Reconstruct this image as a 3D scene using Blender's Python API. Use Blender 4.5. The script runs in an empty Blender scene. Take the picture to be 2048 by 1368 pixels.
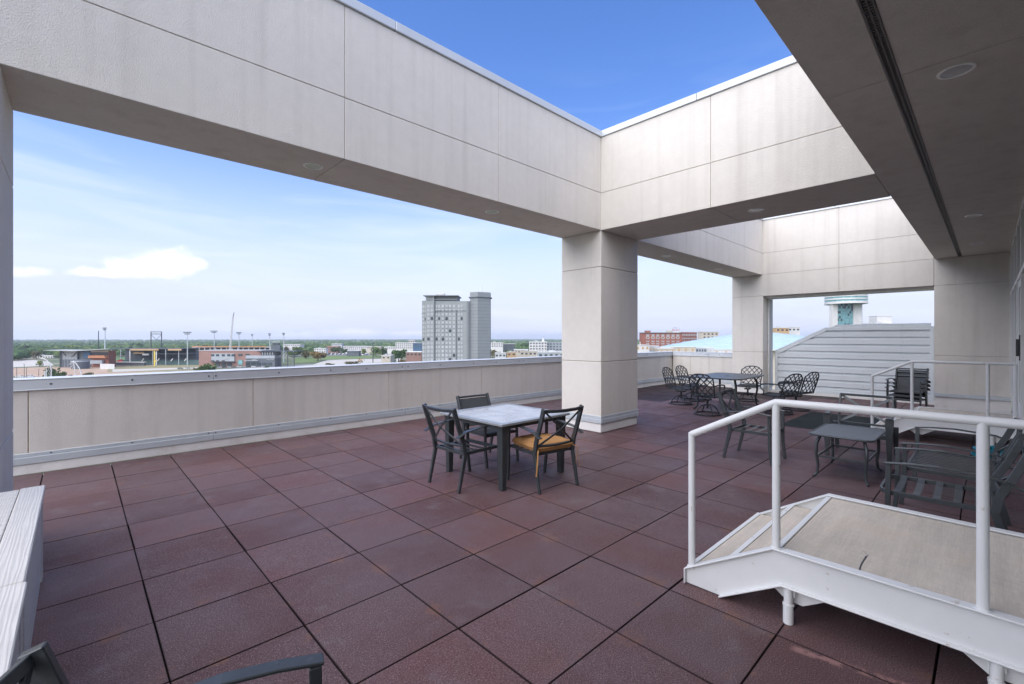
import bpy, bmesh, math, random
from mathutils import Vector, Matrix
random.seed(7)
R = math.radians
scn = bpy.context.scene
col = scn.collection

# ------------------------------------------------------------------ camera
FPX, CX, CY, CAMH, YAW = 912.0, 1024.0, 676.0, 1.617, R(46.35)
cam_d = bpy.data.cameras.new('camera'); cam = bpy.data.objects.new('camera', cam_d); col.objects.link(cam)
cam.location = (0, 0, CAMH); cam.rotation_euler = (R(90), 0, YAW - R(90))
cam_d.sensor_fit = 'HORIZONTAL'; cam_d.sensor_width = 36.0; cam_d.lens = 36.0 * FPX / 2048.0
cam_d.shift_y = -8.0 / 2048.0
cam_d.clip_start = 0.05; cam_d.clip_end = 60000
scn.camera = cam
scn.render.resolution_x = 1024; scn.render.resolution_y = 684

# ------------------------------------------------------------------ world / sun / exposure
SUN_EL, SUN_AZ = R(52), R(190)          # azimuth measured from +X towards +Y: light comes from behind the camera's left
world = bpy.data.worlds.new('World'); scn.world = world; world.use_nodes = True
nt = world.node_tree; N = nt.nodes; Lk = nt.links; N.clear()
def wn(t, **k):
    n = N.new(t)
    for a, b in k.items(): setattr(n, a, b)
    return n
def wm(op, a, b=None, c=None, clamp=False):
    n = wn('ShaderNodeMath', operation=op, use_clamp=clamp)
    for i, x in enumerate((a, b, c)):
        if x is None: continue
        if isinstance(x, (int, float)): n.inputs[i].default_value = x
        else: Lk.new(x, n.inputs[i])
    return n.outputs[0]
def wmix(f, a, b):
    n = wn('ShaderNodeMix', data_type='RGBA')
    for s, x in ((n.inputs[0], f), (n.inputs[6], a), (n.inputs[7], b)):
        if isinstance(x, (int, float)): s.default_value = x
        elif isinstance(x, tuple): s.default_value = (*x, 1)
        else: Lk.new(x, s)
    return n.outputs[2]
out = wn('ShaderNodeOutputWorld'); bg = wn('ShaderNodeBackground'); Lk.new(bg.outputs[0], out.inputs[0])
sky = wn('ShaderNodeTexSky', sky_type='NISHITA', sun_disc=False)
sky.sun_elevation = SUN_EL; sky.sun_rotation = R(90) - SUN_AZ; sky.air_density = 1.0; sky.dust_density = 0.6; sky.ozone_density = 2.5; sky.altitude = 400
SKY_STRENGTH = 0.14
bg.inputs[1].default_value = SKY_STRENGTH
geo = wn('ShaderNodeTexCoord'); sep = wn('ShaderNodeSeparateXYZ'); Lk.new(geo.outputs['Generated'], sep.inputs[0])
dx, dy, dz = sep.outputs
el = wm('ARCSINE', dz); az = wm('ARCTAN2', dy, dx)
# milky band of haze towards the horizon, same all the way round
hz = wn('ShaderNodeMapRange', interpolation_type='SMOOTHERSTEP'); Lk.new(el, hz.inputs[0])
hz.inputs[1].default_value = -0.02; hz.inputs[2].default_value = 0.54; hz.inputs[3].default_value = 1.0; hz.inputs[4].default_value = 0.0
hzp = wm('POWER', hz.outputs[0], 1.45)
satu = wn('ShaderNodeHueSaturation'); satu.inputs['Saturation'].default_value = 1.22; satu.inputs['Value'].default_value = 1.0; satu.inputs['Hue'].default_value = 0.513
Lk.new(sky.outputs[0], satu.inputs['Color'])
k = 1.0 / SKY_STRENGTH
HZ = (0.415 * k, 0.445 * k, 0.545 * k)
c1 = wmix(hzp, satu.outputs[0], HZ)
# thin streaks of high cloud
vec = wn('ShaderNodeCombineXYZ'); Lk.new(wm('MULTIPLY', az, 1.6), vec.inputs[0]); Lk.new(wm('MULTIPLY', el, 11.0), vec.inputs[1]); vec.inputs[2].default_value = 3.3
nz = wn('ShaderNodeTexNoise'); nz.inputs['Scale'].default_value = 1.7; nz.inputs['Detail'].default_value = 5; nz.inputs['Roughness'].default_value = 0.55; nz.inputs['Distortion'].default_value = 0.6
Lk.new(vec.outputs[0], nz.inputs['Vector'])
st = wn('ShaderNodeMapRange'); Lk.new(nz.outputs[0], st.inputs[0]); st.inputs[1].default_value = 0.48; st.inputs[2].default_value = 0.78; st.inputs[3].default_value = 0; st.inputs[4].default_value = 0.38
elm = wn('ShaderNodeMapRange'); Lk.new(el, elm.inputs[0]); elm.inputs[1].default_value = 0.55; elm.inputs[2].default_value = 0.25
c2 = wmix(wm('MULTIPLY', st.outputs[0], elm.outputs[0]), c1, (0.56 * k, 0.585 * k, 0.68 * k))
# cumulus clouds: soft lumpy masks in the sky, at their own bearings
def dirof(px, py):
    a = YAW - math.atan2(px - CX, FPX); e = math.atan2(CY - py, math.hypot(FPX, px - CX)); return a, e
def cumulus(base, lobes, seed, dens):
    cv = wn('ShaderNodeCombineXYZ'); Lk.new(wm('MULTIPLY', az, 24.0), cv.inputs[0]); Lk.new(wm('MULTIPLY', el, 30.0), cv.inputs[1]); cv.inputs[2].default_value = seed
    n1 = wn('ShaderNodeTexNoise'); n1.inputs['Scale'].default_value = 1.0; n1.inputs['Detail'].default_value = 8; n1.inputs['Roughness'].default_value = 0.62; n1.inputs['Distortion'].default_value = 0.3; Lk.new(cv.outputs[0], n1.inputs['Vector'])
    field = None; vmin = None
    for (px, py, wpx, hpx) in lobes:
        a, e = dirof(px, py); a2, _ = dirof(px + wpx, py); _, e2 = dirof(px, py - hpx)
        u = wm('DIVIDE', wm('SUBTRACT', az, a), abs(a2 - a)); v = wm('DIVIDE', wm('SUBTRACT', el, e), abs(e2 - e))
        d = wm('SUBTRACT', 1.0, wm('SQRT', wm('ADD', wm('MULTIPLY', u, u), wm('MULTIPLY', v, v))))
        field = d if field is None else wm('SMOOTH_MAX', field, d, 0.35)
        vmin = v if vmin is None else wm('MAXIMUM', vmin, v)
    d = wm('ADD', field, wm('MULTIPLY', wm('SUBTRACT', n1.outputs[0], 0.5), 1.7))
    m = wn('ShaderNodeMapRange', interpolation_type='SMOOTHSTEP'); Lk.new(d, m.inputs[0]); m.inputs[1].default_value = -0.18; m.inputs[2].default_value = 0.78; m.inputs[4].default_value = dens
    sh = wn('ShaderNodeMapRange', interpolation_type='SMOOTHSTEP'); Lk.new(wm('ADD', vmin, wm('MULTIPLY', wm('SUBTRACT', n1.outputs[0], 0.5), 0.8)), sh.inputs[0]); sh.inputs[1].default_value = -0.7; sh.inputs[2].default_value = 0.15
    cc = wmix(sh.outputs[0], (0.40 * k, 0.425 * k, 0.58 * k), (0.70 * k, 0.69 * k, 0.685 * k))
    return wmix(m.outputs[0], base, cc)
c3 = cumulus(c2, [(200, 548, 62, 16), (262, 541, 66, 24), (318, 533, 60, 30), (358, 522, 42, 27), (388, 525, 24, 14)], 11.3, 1.0)
c3 = cumulus(c3, [(30, 548, 60, 16), (75, 543, 34, 10)], 2.7, 0.45)
c3 = cumulus(c3, [(700, 669, 100, 13), (600, 671, 70, 9), (820, 668, 60, 8)], 8.8, 0.45)
Lk.new(c3, bg.inputs[0])

sun_d = bpy.data.lights.new('sun', 'SUN'); sun = bpy.data.objects.new('sun', sun_d); col.objects.link(sun)
sun_d.energy = 3.1; sun_d.angle = R(100); sun_d.color = (1.0, 0.94, 0.85)
sd = Vector((math.cos(SUN_EL) * math.cos(SUN_AZ), math.cos(SUN_EL) * math.sin(SUN_AZ), math.sin(SUN_EL)))
sun.rotation_euler = sd.to_track_quat('Z', 'Y').to_euler(); sun.location = (0, 0, 40)
scn.view_settings.view_transform = 'Standard'; scn.view_settings.look = 'None'
scn.view_settings.exposure = 0.98; scn.view_settings.gamma = 1.0
scn.view_settings.use_curve_mapping = False

# ------------------------------------------------------------------ helpers
class MB:
    """collects shapes; build() links them as ONE mesh object"""
    def __init__(s): s.v = []; s.f = []; s.mi = []
    def add(s, vs, fs, mi=0):
        o = len(s.v); s.v += [tuple(x) for x in vs]; s.f += [tuple(i + o for i in f) for f in fs]; s.mi += [mi] * len(fs); return s
    def box(s, x0, x1, y0, y1, z0, z1, mi=0):
        return s.add([(x0,y0,z0),(x1,y0,z0),(x1,y1,z0),(x0,y1,z0),(x0,y0,z1),(x1,y0,z1),(x1,y1,z1),(x0,y1,z1)],
            [(3,2,1,0),(4,5,6,7),(0,1,5,4),(1,2,6,5),(2,3,7,6),(3,0,4,7)], mi)
    def bar(s, p, q, w, h, up=(0,0,1), w2=None, h2=None, mi=0):
        p = Vector(p); q = Vector(q); d = (q - p).normalized(); u = Vector(up)
        if abs(d.dot(u)) > 0.99: u = Vector((1,0,0))
        sd = d.cross(u).normalized(); u = sd.cross(d).normalized()
        w2 = w if w2 is None else w2; h2 = h if h2 is None else h2
        vs = [p + sd*a*w/2 + u*b*h/2 for a, b in ((-1,-1),(1,-1),(1,1),(-1,1))] + [q + sd*a*w2/2 + u*b*h2/2 for a, b in ((-1,-1),(1,-1),(1,1),(-1,1))]
        return s.add(vs, [(3,2,1,0),(4,5,6,7),(0,1,5,4),(1,2,6,5),(2,3,7,6),(3,0,4,7)], mi)
    def strip(s, pts, w, h, side=(0,1,0), mi=0):
        """rectangular section swept along pts, width along 'side'"""
        pts = [Vector(p) for p in pts]; sd = Vector(side).normalized(); n = len(pts); vs = []; fs = []
        for i, p in enumerate(pts):
            t = (pts[min(i+1,n-1)] - pts[max(i-1,0)]).normalized(); u = sd.cross(t).normalized()
            vs += [p + sd*a*w/2 + u*b*h/2 for a, b in ((-1,-1),(1,-1),(1,1),(-1,1))]
        for i in range(n-1):
            for k in range(4):
                a = i*4+k; b = i*4+(k+1)%4; fs.append((a, b, b+4, a+4))
        fs += [(3,2,1,0), tuple((n-1)*4+k for k in range(4))]
        return s.add(vs, fs, mi)
    def tube(s, pts, r, n=8, closed=False, mi=0, flat=1.0):
        pts = [Vector(p) for p in pts]; m = len(pts); vs = []; fs = []; pu = None
        rr = r if isinstance(r, (list, tuple)) else [r]*m
        for i, p in enumerate(pts):
            a = pts[(i-1) % m] if closed else pts[max(i-1,0)]; b = pts[(i+1) % m] if closed else pts[min(i+1,m-1)]
            t = (b - a).normalized()
            if pu is None: pu = Vector((0,0,1)) if abs(t.z) < 0.9 else Vector((1,0,0))
            sd = t.cross(pu).normalized(); u = sd.cross(t).normalized(); pu = u
            vs += [p + (sd*math.cos(2*math.pi*k/n) + u*math.sin(2*math.pi*k/n)*flat)*rr[i] for k in range(n)]
        for i in range(m if closed else m-1):
            for k in range(n):
                a = i*n+k; b = i*n+(k+1)%n; c = ((i+1)%m)*n
                fs.append((a, b, c+(k+1)%n, c+k))
        if not closed: fs += [tuple(reversed(range(n))), tuple((m-1)*n+k for k in range(n))]
        return s.add(vs, fs, mi)
    def cyl(s, p, q, r0, r1=None, n=14, mi=0): return s.tube([p, q], [r0, r0 if r1 is None else r1], n, mi=mi)
    def prism(s, poly, ext, mi=0):
        """poly: list of 3-D points, ext: extrusion vector"""
        n = len(poly); e = Vector(ext); vs = [Vector(p) for p in poly] + [Vector(p) + e for p in poly]
        return s.add(vs, [tuple(reversed(range(n))), tuple(range(n, 2*n))] + [(i, (i+1)%n, (i+1)%n+n, i+n) for i in range(n)], mi)
    def lathe(s, prof, c=(0,0,0), n=20, mi=0):
        vs = []; fs = []; m = len(prof)
        for r, z in prof: vs += [(c[0]+r*math.cos(2*math.pi*k/n), c[1]+r*math.sin(2*math.pi*k/n), c[2]+z) for k in range(n)]
        for i in range(m-1):
            for k in range(n): fs.append((i*n+k, i*n+(k+1)%n, (i+1)*n+(k+1)%n, (i+1)*n+k))
        return s.add(vs, fs, mi)
    def mesh(s, name, mats, off=(0,0,0), bevel=0.0, smooth=False, seg=1):
        me = bpy.data.meshes.new(name)
        ox, oy, oz = off
        me.from_pydata([(x-ox, y-oy, z-oz) for x, y, z in s.v], [], s.f)
        for m in (mats if isinstance(mats, (list, tuple)) else [mats]): me.materials.append(m)
        if any(s.mi): me.polygons.foreach_set('material_index', s.mi)
        bm = bmesh.new(); bm.from_mesh(me)
        bmesh.ops.recalc_face_normals(bm, faces=bm.faces)
        if bevel > 0:
            es = [e for e in bm.edges if len(e.link_faces) == 2 and e.calc_face_angle(0) > 0.5]
            bmesh.ops.bevel(bm, geom=es, offset=bevel, segments=seg, affect='EDGES', clamp_overlap=True)
        bm.to_mesh(me); bm.free()
        if smooth:
            me.polygons.foreach_set('use_smooth', [True]*len(me.polygons)); me.set_sharp_from_angle(angle=R(38))
        me.update(); return me
    def build(s, name, mats, parent=None, off=(0,0,0), bevel=0.0, smooth=False, loc=None, seg=1):
        o = bpy.data.objects.new(name, s.mesh(name, mats, off, bevel, smooth, seg)); col.objects.link(o)
        if parent: o.parent = parent
        if loc: o.location = loc
        return o
def tag(o, label=None, cat=None, group=None, kind=None):
    for k_, v_ in (('label', label), ('category', cat), ('group', group), ('kind', kind)):
        if v_: o[k_] = v_
    return o
def thing(name, label, cat, loc=(0,0,0), rz=0.0, group=None):
    o = bpy.data.objects.new(name, None); col.objects.link(o); o.empty_display_size = 0.1
    o.location = loc; o.rotation_euler = (0, 0, rz); return tag(o, label, cat, group)
def inst(name, me, parent=None, loc=(0,0,0), rz=0.0, sc=None):
    o = bpy.data.objects.new(name, me); col.objects.link(o); o.parent = parent; o.location = loc; o.rotation_euler = (0,0,rz)
    if sc: o.scale = sc
    return o
def copy_tree(o, loc=None, rz=None, label=None, parent=None):
    c = o.copy(); col.objects.link(c); c.parent = parent
    if loc is not None: c.location = loc
    if rz is not None: c.rotation_euler = (0, 0, rz)
    if label: c['label'] = label
    for ch in o.children: copy_tree(ch, parent=c)
    return c
FW = Vector((math.cos(YAW), math.sin(YAW), 0)); RT = Vector((math.sin(YAW), -math.cos(YAW), 0))
def ray(px, py): return FW + RT*((px-CX)/FPX) + Vector((0,0,(CY-py)/FPX))
def onY(px, py, c): d = ray(px, py); return Vector((0,0,CAMH)) + d*(c/d.y)
def onX(px, py, c): d = ray(px, py); return Vector((0,0,CAMH)) + d*(c/d.x)
def onZ(px, py, z): d = ray(px, py); return Vector((0,0,CAMH)) + d*((z-CAMH)/d.z)

# ------------------------------------------------------------------ materials
class Mat:
    def __init__(s, name, base=(0.5,0.5,0.5), rough=0.5, metal=0.0, spec=0.5):
        s.m = bpy.data.materials.new(name); s.m.use_nodes = True; s.t = s.m.node_tree
        s.b = s.t.nodes['Principled BSDF']; s.b.inputs['Base Color'].default_value = (*base, 1)
        s.b.inputs['Roughness'].default_value = rough; s.b.inputs['Metallic'].default_value = metal; s.b.inputs['Specular IOR Level'].default_value = spec
        s.base = base; s.colr = None
    def n(s, t, **k):
        x = s.t.nodes.new(t)
        for a, b in k.items(): setattr(x, a, b)
        return x
    def lk(s, a, b): s.t.links.new(a, b)
    def pos(s, kind='pos', scale=(1,1,1)):
        if kind == 'pos': o = s.n('ShaderNodeNewGeometry').outputs['Position']
        else: o = s.n('ShaderNodeTexCoord').outputs[kind]
        if scale != (1,1,1):
            v = s.n('ShaderNodeVectorMath', operation='MULTIPLY'); s.lk(o, v.inputs[0]); v.inputs[1].default_value = scale; o = v.outputs[0]
        return o
    def noise(s, scale, detail=3, rough=0.5, co=None, dist=0.0):
        x = s.n('ShaderNodeTexNoise'); x.inputs['Scale'].default_value = scale; x.inputs['Detail'].default_value = detail; x.inputs['Roughness'].default_value = rough; x.inputs['Distortion'].default_value = dist
        s.lk(co if co is not None else s.pos(), x.inputs['Vector']); return x.outputs[0]
    def ramp(s, f, a, b, lo=0.0, hi=1.0, smooth=False):
        x = s.n('ShaderNodeMapRange', interpolation_type='SMOOTHSTEP' if smooth else 'LINEAR'); s.lk(f, x.inputs[0])
        for i, v in zip((1,2,3,4), (a, b, lo, hi)): x.inputs[i].default_value = v
        return x.outputs[0]
    def math(s, op, a, b=None):
        x = s.n('ShaderNodeMath', operation=op)
        for i, v in enumerate((a, b)):
            if v is None: continue
            if isinstance(v, (int, float)): x.inputs[i].default_value = v
            else: s.lk(v, x.inputs[i])
        return x.outputs[0]
    def mix(s, f, a, b, mode='MIX'):
        x = s.n('ShaderNodeMix', data_type='RGBA', blend_type=mode)
        for sk, v in ((x.inputs[0], f), (x.inputs[6], a), (x.inputs[7], b)):
            if isinstance(v, (int, float)): sk.default_value = v
            elif isinstance(v, tuple): sk.default_value = (*v, 1)
            else: s.lk(v, sk)
        return x.outputs[2]
    def cur(s): return s.colr if s.colr is not None else s.base
    def col(s, c): s.colr = c; s.lk(c, s.b.inputs['Base Color']); return s
    def tint(s, f, c, amt=1.0):
        """mix colour c in by mask f"""
        return s.col(s.mix(f if amt == 1.0 else s.math('MULTIPLY', f, amt), s.cur(), c))
    def vary(s, scale, amt, detail=3, co=None):
        f = s.ramp(s.noise(scale, detail, 0.6, co), 0.25, 0.75, 1-amt, 1+amt)
        x = s.n('ShaderNodeVectorMath', operation='SCALE')
        c = s.cur()
        if isinstance(c, tuple): x.inputs[0].default_value = c
        else: s.lk(c, x.inputs[0])
        s.lk(f, x.inputs['Scale']); return s.col(x.outputs[0])
    def rnd(s, amt):
        r = s.n('ShaderNodeObjectInfo').outputs['Random']; f = s.ramp(r, 0, 1, 1-amt, 1+amt)
        x = s.n('ShaderNodeVectorMath', operation='SCALE'); c = s.cur()
        if isinstance(c, tuple): x.inputs[0].default_value = c
        else: s.lk(c, x.inputs[0])
        s.lk(f, x.inputs['Scale']); return s.col(x.outputs[0])
    def bump(s, h, strength=0.3, dist=0.01):
        b = s.n('ShaderNodeBump'); b.inputs['Strength'].default_value = strength; b.inputs['Distance'].default_value = dist
        s.lk(h, b.inputs['Height'])
        if s.b.inputs['Normal'].is_linked: s.lk(s.b.inputs['Normal'].links[0].from_socket, b.inputs['Normal'])
        s.lk(b.outputs[0], s.b.inputs['Normal']); return s
    def rgh(s, f): s.lk(f, s.b.inputs['Roughness']); return s

def stucco(name, base):
    m = Mat(name, base, 0.9, spec=0.25)
    m.vary(0.9, 0.05); m.vary(9.0, 0.03); m.vary(150, 0.10, 2)
    stv = m.noise(1.0, 4, 0.6, m.pos(scale=(5.5, 5.5, 0.22)))
    m.tint(m.ramp(stv, 0.50, 0.78, 0, 0.34), (base[0]*0.62, base[1]*0.60, base[2]*0.58))
    m.bump(m.noise(115, 4, 0.7), 0.85, 0.008)
    return m.m
MT = {}
MT['stucco'] = stucco('stucco', (0.668, 0.632, 0.572))
MT['joint'] = Mat('joint_sealant', (0.40, 0.345, 0.29), 0.9).m
m = Mat('rust_joint', (0.36, 0.25, 0.17), 0.9); m.vary(6, 0.35); MT['rust_joint'] = m.m
m = Mat('plinth_paint', (0.74, 0.72, 0.68), 0.7); m.vary(2.0, 0.07); m.tint(m.ramp(m.noise(3.5, 5, 0.65), 0.55, 0.75), (0.45, 0.40, 0.34), 0.45); m.bump(m.noise(60), 0.2, 0.004); MT['plinth'] = m.m
m = Mat('coping_metal', (0.56, 0.59, 0.61), 0.42, 0.1); m.vary(3, 0.05); m.rgh(m.ramp(m.noise(5, 4), 0.3, 0.7, 0.3, 0.5)); MT['coping'] = m.m
m = Mat('flashing_metal', (0.50, 0.54, 0.56), 0.45, 0.15); m.vary(4, 0.07); m.tint(m.ramp(m.noise(7, 5), 0.6, 0.8), (0.3, 0.29, 0.27), 0.5); MT['flash'] = m.m
MT['bolt'] = Mat('bolt_steel', (0.2, 0.2, 0.21), 0.45, 0.6).m
m = Mat('louver_metal', (0.63, 0.67, 0.685), 0.42, 0.15); m.vary(1.5, 0.05, co=m.pos(scale=(1,1,4))); m.tint(m.ramp(m.noise(1.0, 4, 0.6, m.pos(scale=(4,4,0.4))), 0.55, 0.8), (0.36, 0.38, 0.39), 0.3); MT['louver'] = m.m
# rubber paver
m = Mat('rubber_paver', (0.110, 0.055, 0.054), 0.7, spec=0.22)
m.rnd(0.26)
m.tint(m.ramp(m.noise(0.9, 4, 0.6), 0.34, 0.60, smooth=True), (0.124, 0.088, 0.096), 0.65)
m.tint(m.ramp(m.noise(2.6, 5, 0.65), 0.55, 0.72, smooth=True), (0.165, 0.135, 0.138), 0.5)
g = m.noise(150, 4, 0.8)
m.tint(m.ramp(g, 0.54, 0.66), (0.40, 0.31, 0.31), 0.62); m.tint(m.ramp(g, 0.47, 0.36), (0.028, 0.011, 0.012), 0.85)
tc = m.n('ShaderNodeTexCoord'); ab = m.n('ShaderNodeVectorMath', operation='ABSOLUTE'); m.lk(tc.outputs['Object'], ab.inputs[0])
sx = m.n('ShaderNodeSeparateXYZ'); m.lk(ab.outputs[0], sx.inputs[0])
edge = m.ramp(m.math('MAXIMUM', sx.outputs[0], sx.outputs[1]), 0.20, 0.305, smooth=True)
stn = m.ramp(m.noise(4.2, 5, 0.6), 0.575, 0.63)
m.tint(m.math('MULTIPLY', edge, stn), (0.20, 0.098, 0.06), 0.45)
m.tint(m.ramp(m.noise(1.7, 6, 0.7), 0.66, 0.72), (0.27, 0.17, 0.15), 0.35)          # dried spills
a_, b_ = onZ(1585, 1296, 0), onZ(1830, 1378, 0); d_ = (b_ - a_).normalized(); nrm = Vector((-d_.y, d_.x, 0))
def dotp(v, c):
    x = m.n('ShaderNodeVectorMath', operation='DOT_PRODUCT'); m.lk(m.pos(), x.inputs[0]); x.inputs[1].default_value = v; return m.math('SUBTRACT', x.outputs['Value'], c)
across = m.math('ABSOLUTE', dotp(nrm, nrm.dot(a_))); along = dotp(d_, d_.dot(a_))
band = m.math('MULTIPLY', m.ramp(across, 0.035, 0.012), m.math('MULTIPLY', m.ramp(along, -0.02, 0.02), m.ramp(along, (b_-a_).length+.1, (b_-a_).length)))
m.tint(m.math('MULTIPLY', band, m.ramp(m.noise(14, 4, 0.6), 0.42, 0.52)), (0.40, 0.22, 0.20), 0.6)   # chalky drag mark beside the steps
grime = m.math('MAXIMUM', m.ramp(sx.outputs[0], 0.296, 0.3015), m.ramp(sx.outputs[1], 0.301, 0.3065))
m.tint(grime, (0.016, 0.009, 0.009), 0.85)                                            # dirt packed along the joints
m.rgh(m.ramp(m.noise(2.0, 4, 0.6), 0.3, 0.7, 0.46, 0.72)); m.bump(g, 0.6, 0.005); MT['paver'] = m.m
MT['underlay'] = Mat('deck_membrane', (0.016, 0.012, 0.012), 0.9).m
# white painted steel / deck board
m = Mat('white_paint', (0.70, 0.71, 0.70), 0.36); m.vary(5, 0.04); m.tint(m.ramp(m.noise(14, 4, 0.6), 0.66, 0.70), (0.34, 0.24, 0.16), 0.5); m.bump(m.noise(70), 0.08, 0.003); MT['white'] = m.m
m = Mat('ramp_board', (0.56, 0.50, 0.42), 0.85); m.vary(1.6, 0.12); m.vary(24, 0.10, co=m.pos(scale=(7, 0.5, 1))); m.vary(24, 0.10, co=m.pos(scale=(0.5, 7, 1))); m.vary(2.2, 0.14, 5, co=m.pos(scale=(0.5, 6, 1))); m.tint(m.ramp(m.noise(3.2, 5, 0.6), 0.55, 0.75), (0.50, 0.39, 0.28), 0.4); m.tint(m.ramp(m.noise(1.5, 5, 0.6, m.pos(scale=(1,1,1))), 0.55, 0.8), (0.56, 0.54, 0.50), 0.6); m.bump(m.noise(120), 0.25, 0.003); MT['deck'] = m.m
# furniture
m = Mat('charcoal_metal', (0.050, 0.058, 0.063), 0.33, 0.2, 0.5); m.vary(12, 0.15); m.tint(m.ramp(m.noise(30, 4), 0.6, 0.8), (0.14, 0.15, 0.155), 0.35); MT['charcoal'] = m.m
m = Mat('grey_metal', (0.058, 0.067, 0.072), 0.40, 0.25); m.vary(14, 0.12); m.tint(m.ramp(m.noise(26, 4), 0.58, 0.8), (0.13, 0.142, 0.147), 0.35); MT['greymetal'] = m.m
m = Mat('cast_black', (0.030, 0.034, 0.038), 0.45, 0.2); m.vary(20, 0.2); m.bump(m.noise(90), 0.3, 0.003); MT['cast'] = m.m
m = Mat('cast_top', (0.045, 0.054, 0.060), 0.42, 0.25); tx = m.n('ShaderNodeTexChecker'); tx.inputs['Scale'].default_value = 28; m.lk(m.pos('Object'), tx.inputs['Vector']); m.tint(tx.outputs['Fac'], (0.17, 0.19, 0.20), 0.75); m.bump(tx.outputs['Fac'], 0.6, 0.006); m.vary(8, 0.15); MT['casttop'] = m.m
m = Mat('frosted_top', (0.41, 0.41, 0.395), 0.16, spec=0.6); m.tint(m.ramp(m.noise(4.5, 5, 0.6), 0.5, 0.75, smooth=True), (0.50, 0.485, 0.46), 0.8); m.tint(m.ramp(m.noise(30, 5), 0.68, 0.74), (0.42, 0.42, 0.41), 0.4); m.rgh(m.ramp(m.noise(6, 4), 0.35, 0.7, 0.10, 0.34)); MT['glasstop'] = m.m
m = Mat('table_rim', (0.33, 0.35, 0.36), 0.4, 0.3); m.vary(8, 0.1); MT['rim'] = m.m
m = Mat('sling_fabric', (0.040, 0.045, 0.050), 0.75); tx = m.n('ShaderNodeTexChecker'); tx.inputs['Scale'].default_value = 260; m.lk(m.pos('Object'), tx.inputs['Vector']); m.tint(tx.outputs['Fac'], (0.10, 0.105, 0.11), 0.6); m.vary(5, 0.15); MT['sling'] = m.m
m = Mat('cushion_cloth', (0.44, 0.235, 0.095), 0.9, spec=0.2); m.vary(7, 0.12); m.tint(m.ramp(m.noise(9, 5), 0.56, 0.75), (0.33, 0.17, 0.07), 0.6); m.bump(m.noise(380, 2), 0.3, 0.002); m.bump(m.noise(11, 3), 0.35, 0.02); MT['cushion'] = m.m
m = Mat('rug_weave', (0.030, 0.036, 0.038), 0.95, spec=0.1); m.vary(60, 0.45, co=m.pos(scale=(0.25, 3, 1))); m.vary(2.5, 0.25); MT['rug'] = m.m
m = Mat('teal_plastic', (0.0, 0.14, 0.19), 0.35); m.vary(18, 0.3); MT['teal'] = m.m
m = Mat('white_plank', (0.52, 0.515, 0.495), 0.55); w = m.n('ShaderNodeTexWave', wave_type='RINGS', rings_direction='Y'); w.inputs['Scale'].default_value = 2.2; w.inputs['Distortion'].default_value = 9; w.inputs['Detail'].default_value = 4; w.inputs['Detail Scale'].default_value = 0.8
m.lk(m.pos(scale=(15, 1.0, 6)), w.inputs['Vector']); m.tint(w.outputs['Fac'], (0.38, 0.37, 0.35), 0.5); m.vary(6, 0.05); m.bump(w.outputs['Fac'], 0.25, 0.003); MT['plank'] = m.m
m = Mat('downlight_trim', (0.88, 0.88, 0.86), 0.3); MT['trim'] = m.m
m = Mat('downlight_reflector', (0.42, 0.42, 0.41), 0.28, 0.6); MT['reflector'] = m.m
MT['slot'] = Mat('slot_metal', (0.15, 0.145, 0.138), 0.5, 0.3).m
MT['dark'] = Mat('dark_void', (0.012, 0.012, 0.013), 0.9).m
m = Mat('tinted_glass', (0.014, 0.018, 0.020), 0.06, spec=0.7); MT['glass'] = m.m
m = Mat('frame_white', (0.70, 0.70, 0.68), 0.4); m.vary(3, 0.04); MT['frame'] = m.m
MT['black'] = Mat('black_plastic', (0.02, 0.02, 0.022), 0.4).m
# ================================================================== TERRACE (large structure)
ZB, ZJ, ZT = 3.449, 4.078, 5.02          # soffit, joint, top of the stucco
YP, XE, YG, YC = 7.88, 15.45, -0.31, 0.885   # parapet face, far parapet face, glass line, canopy edge
XW = -3.2                                 # terrace runs on behind the camera's left
GZ = CAMH - 28.0                          # street level
# the building the terrace sits on
hb = thing('host_building', 'tan building body under the roof terrace', 'building', (6, 2, GZ))
MB().box(XW-0.45, XE+0.5, -9.0, YP+0.5, GZ, -0.12).build('wall', MT['stucco'], hb, off=(6,2,GZ))
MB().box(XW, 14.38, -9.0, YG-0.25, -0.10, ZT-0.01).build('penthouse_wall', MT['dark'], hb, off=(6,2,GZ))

# floor of rubber pavers: every paver its own piece
fl = bpy.data.objects.new('terrace_floor', MB().box(XW, XE, YG-0.2, YP+0.05, -0.11, -0.045).mesh('terrace_floor', MT['underlay'])); col.objects.link(fl); tag(fl, kind='structure', label='dark red rubber paver floor of the roof terrace')
PX, PY, X0, Y0 = 0.61, 0.6205, 0.318, 4.527
tiles = []; blockers = [(-9, -0.37, 4.56, 5.44), (6.44, 7.61, 4.56, 5.43), (14.38, 16, -1, 0.895), (14.38, 16, 4.54, 5.40)]
i0 = math.floor((XW - X0)/PX); i1 = math.ceil((XE - X0)/PX); j0 = math.floor((YG - Y0)/PY); j1 = math.ceil((YP - Y0)/PY)
def view_px(x, y, z):
    v = Vector((x, y, z-CAMH)); d = v.dot(FW)
    if d < 0.15: return None
    return CX + FPX*v.dot(RT)/d, CY - FPX*v.z/d, d
for i in range(i0, i1):
    for j in range(j0, j1):
        xa, xb = max(X0+i*PX, XW), min(X0+(i+1)*PX, XE); ya, yb = max(Y0+j*PY, YG+0.01), min(Y0+(j+1)*PY, YP-0.005)
        if xb-xa < 0.05 or yb-ya < 0.05: continue
        p = view_px((xa+xb)/2, (ya+yb)/2, 0)
        vis = 0 if p is None or p[0] < -150 or p[0] > 2200 or p[1] > 1550 else 1.0/p[2]**2
        tiles.append((vis, xa, xb, ya, yb))
tiles.sort(reverse=True)
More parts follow.
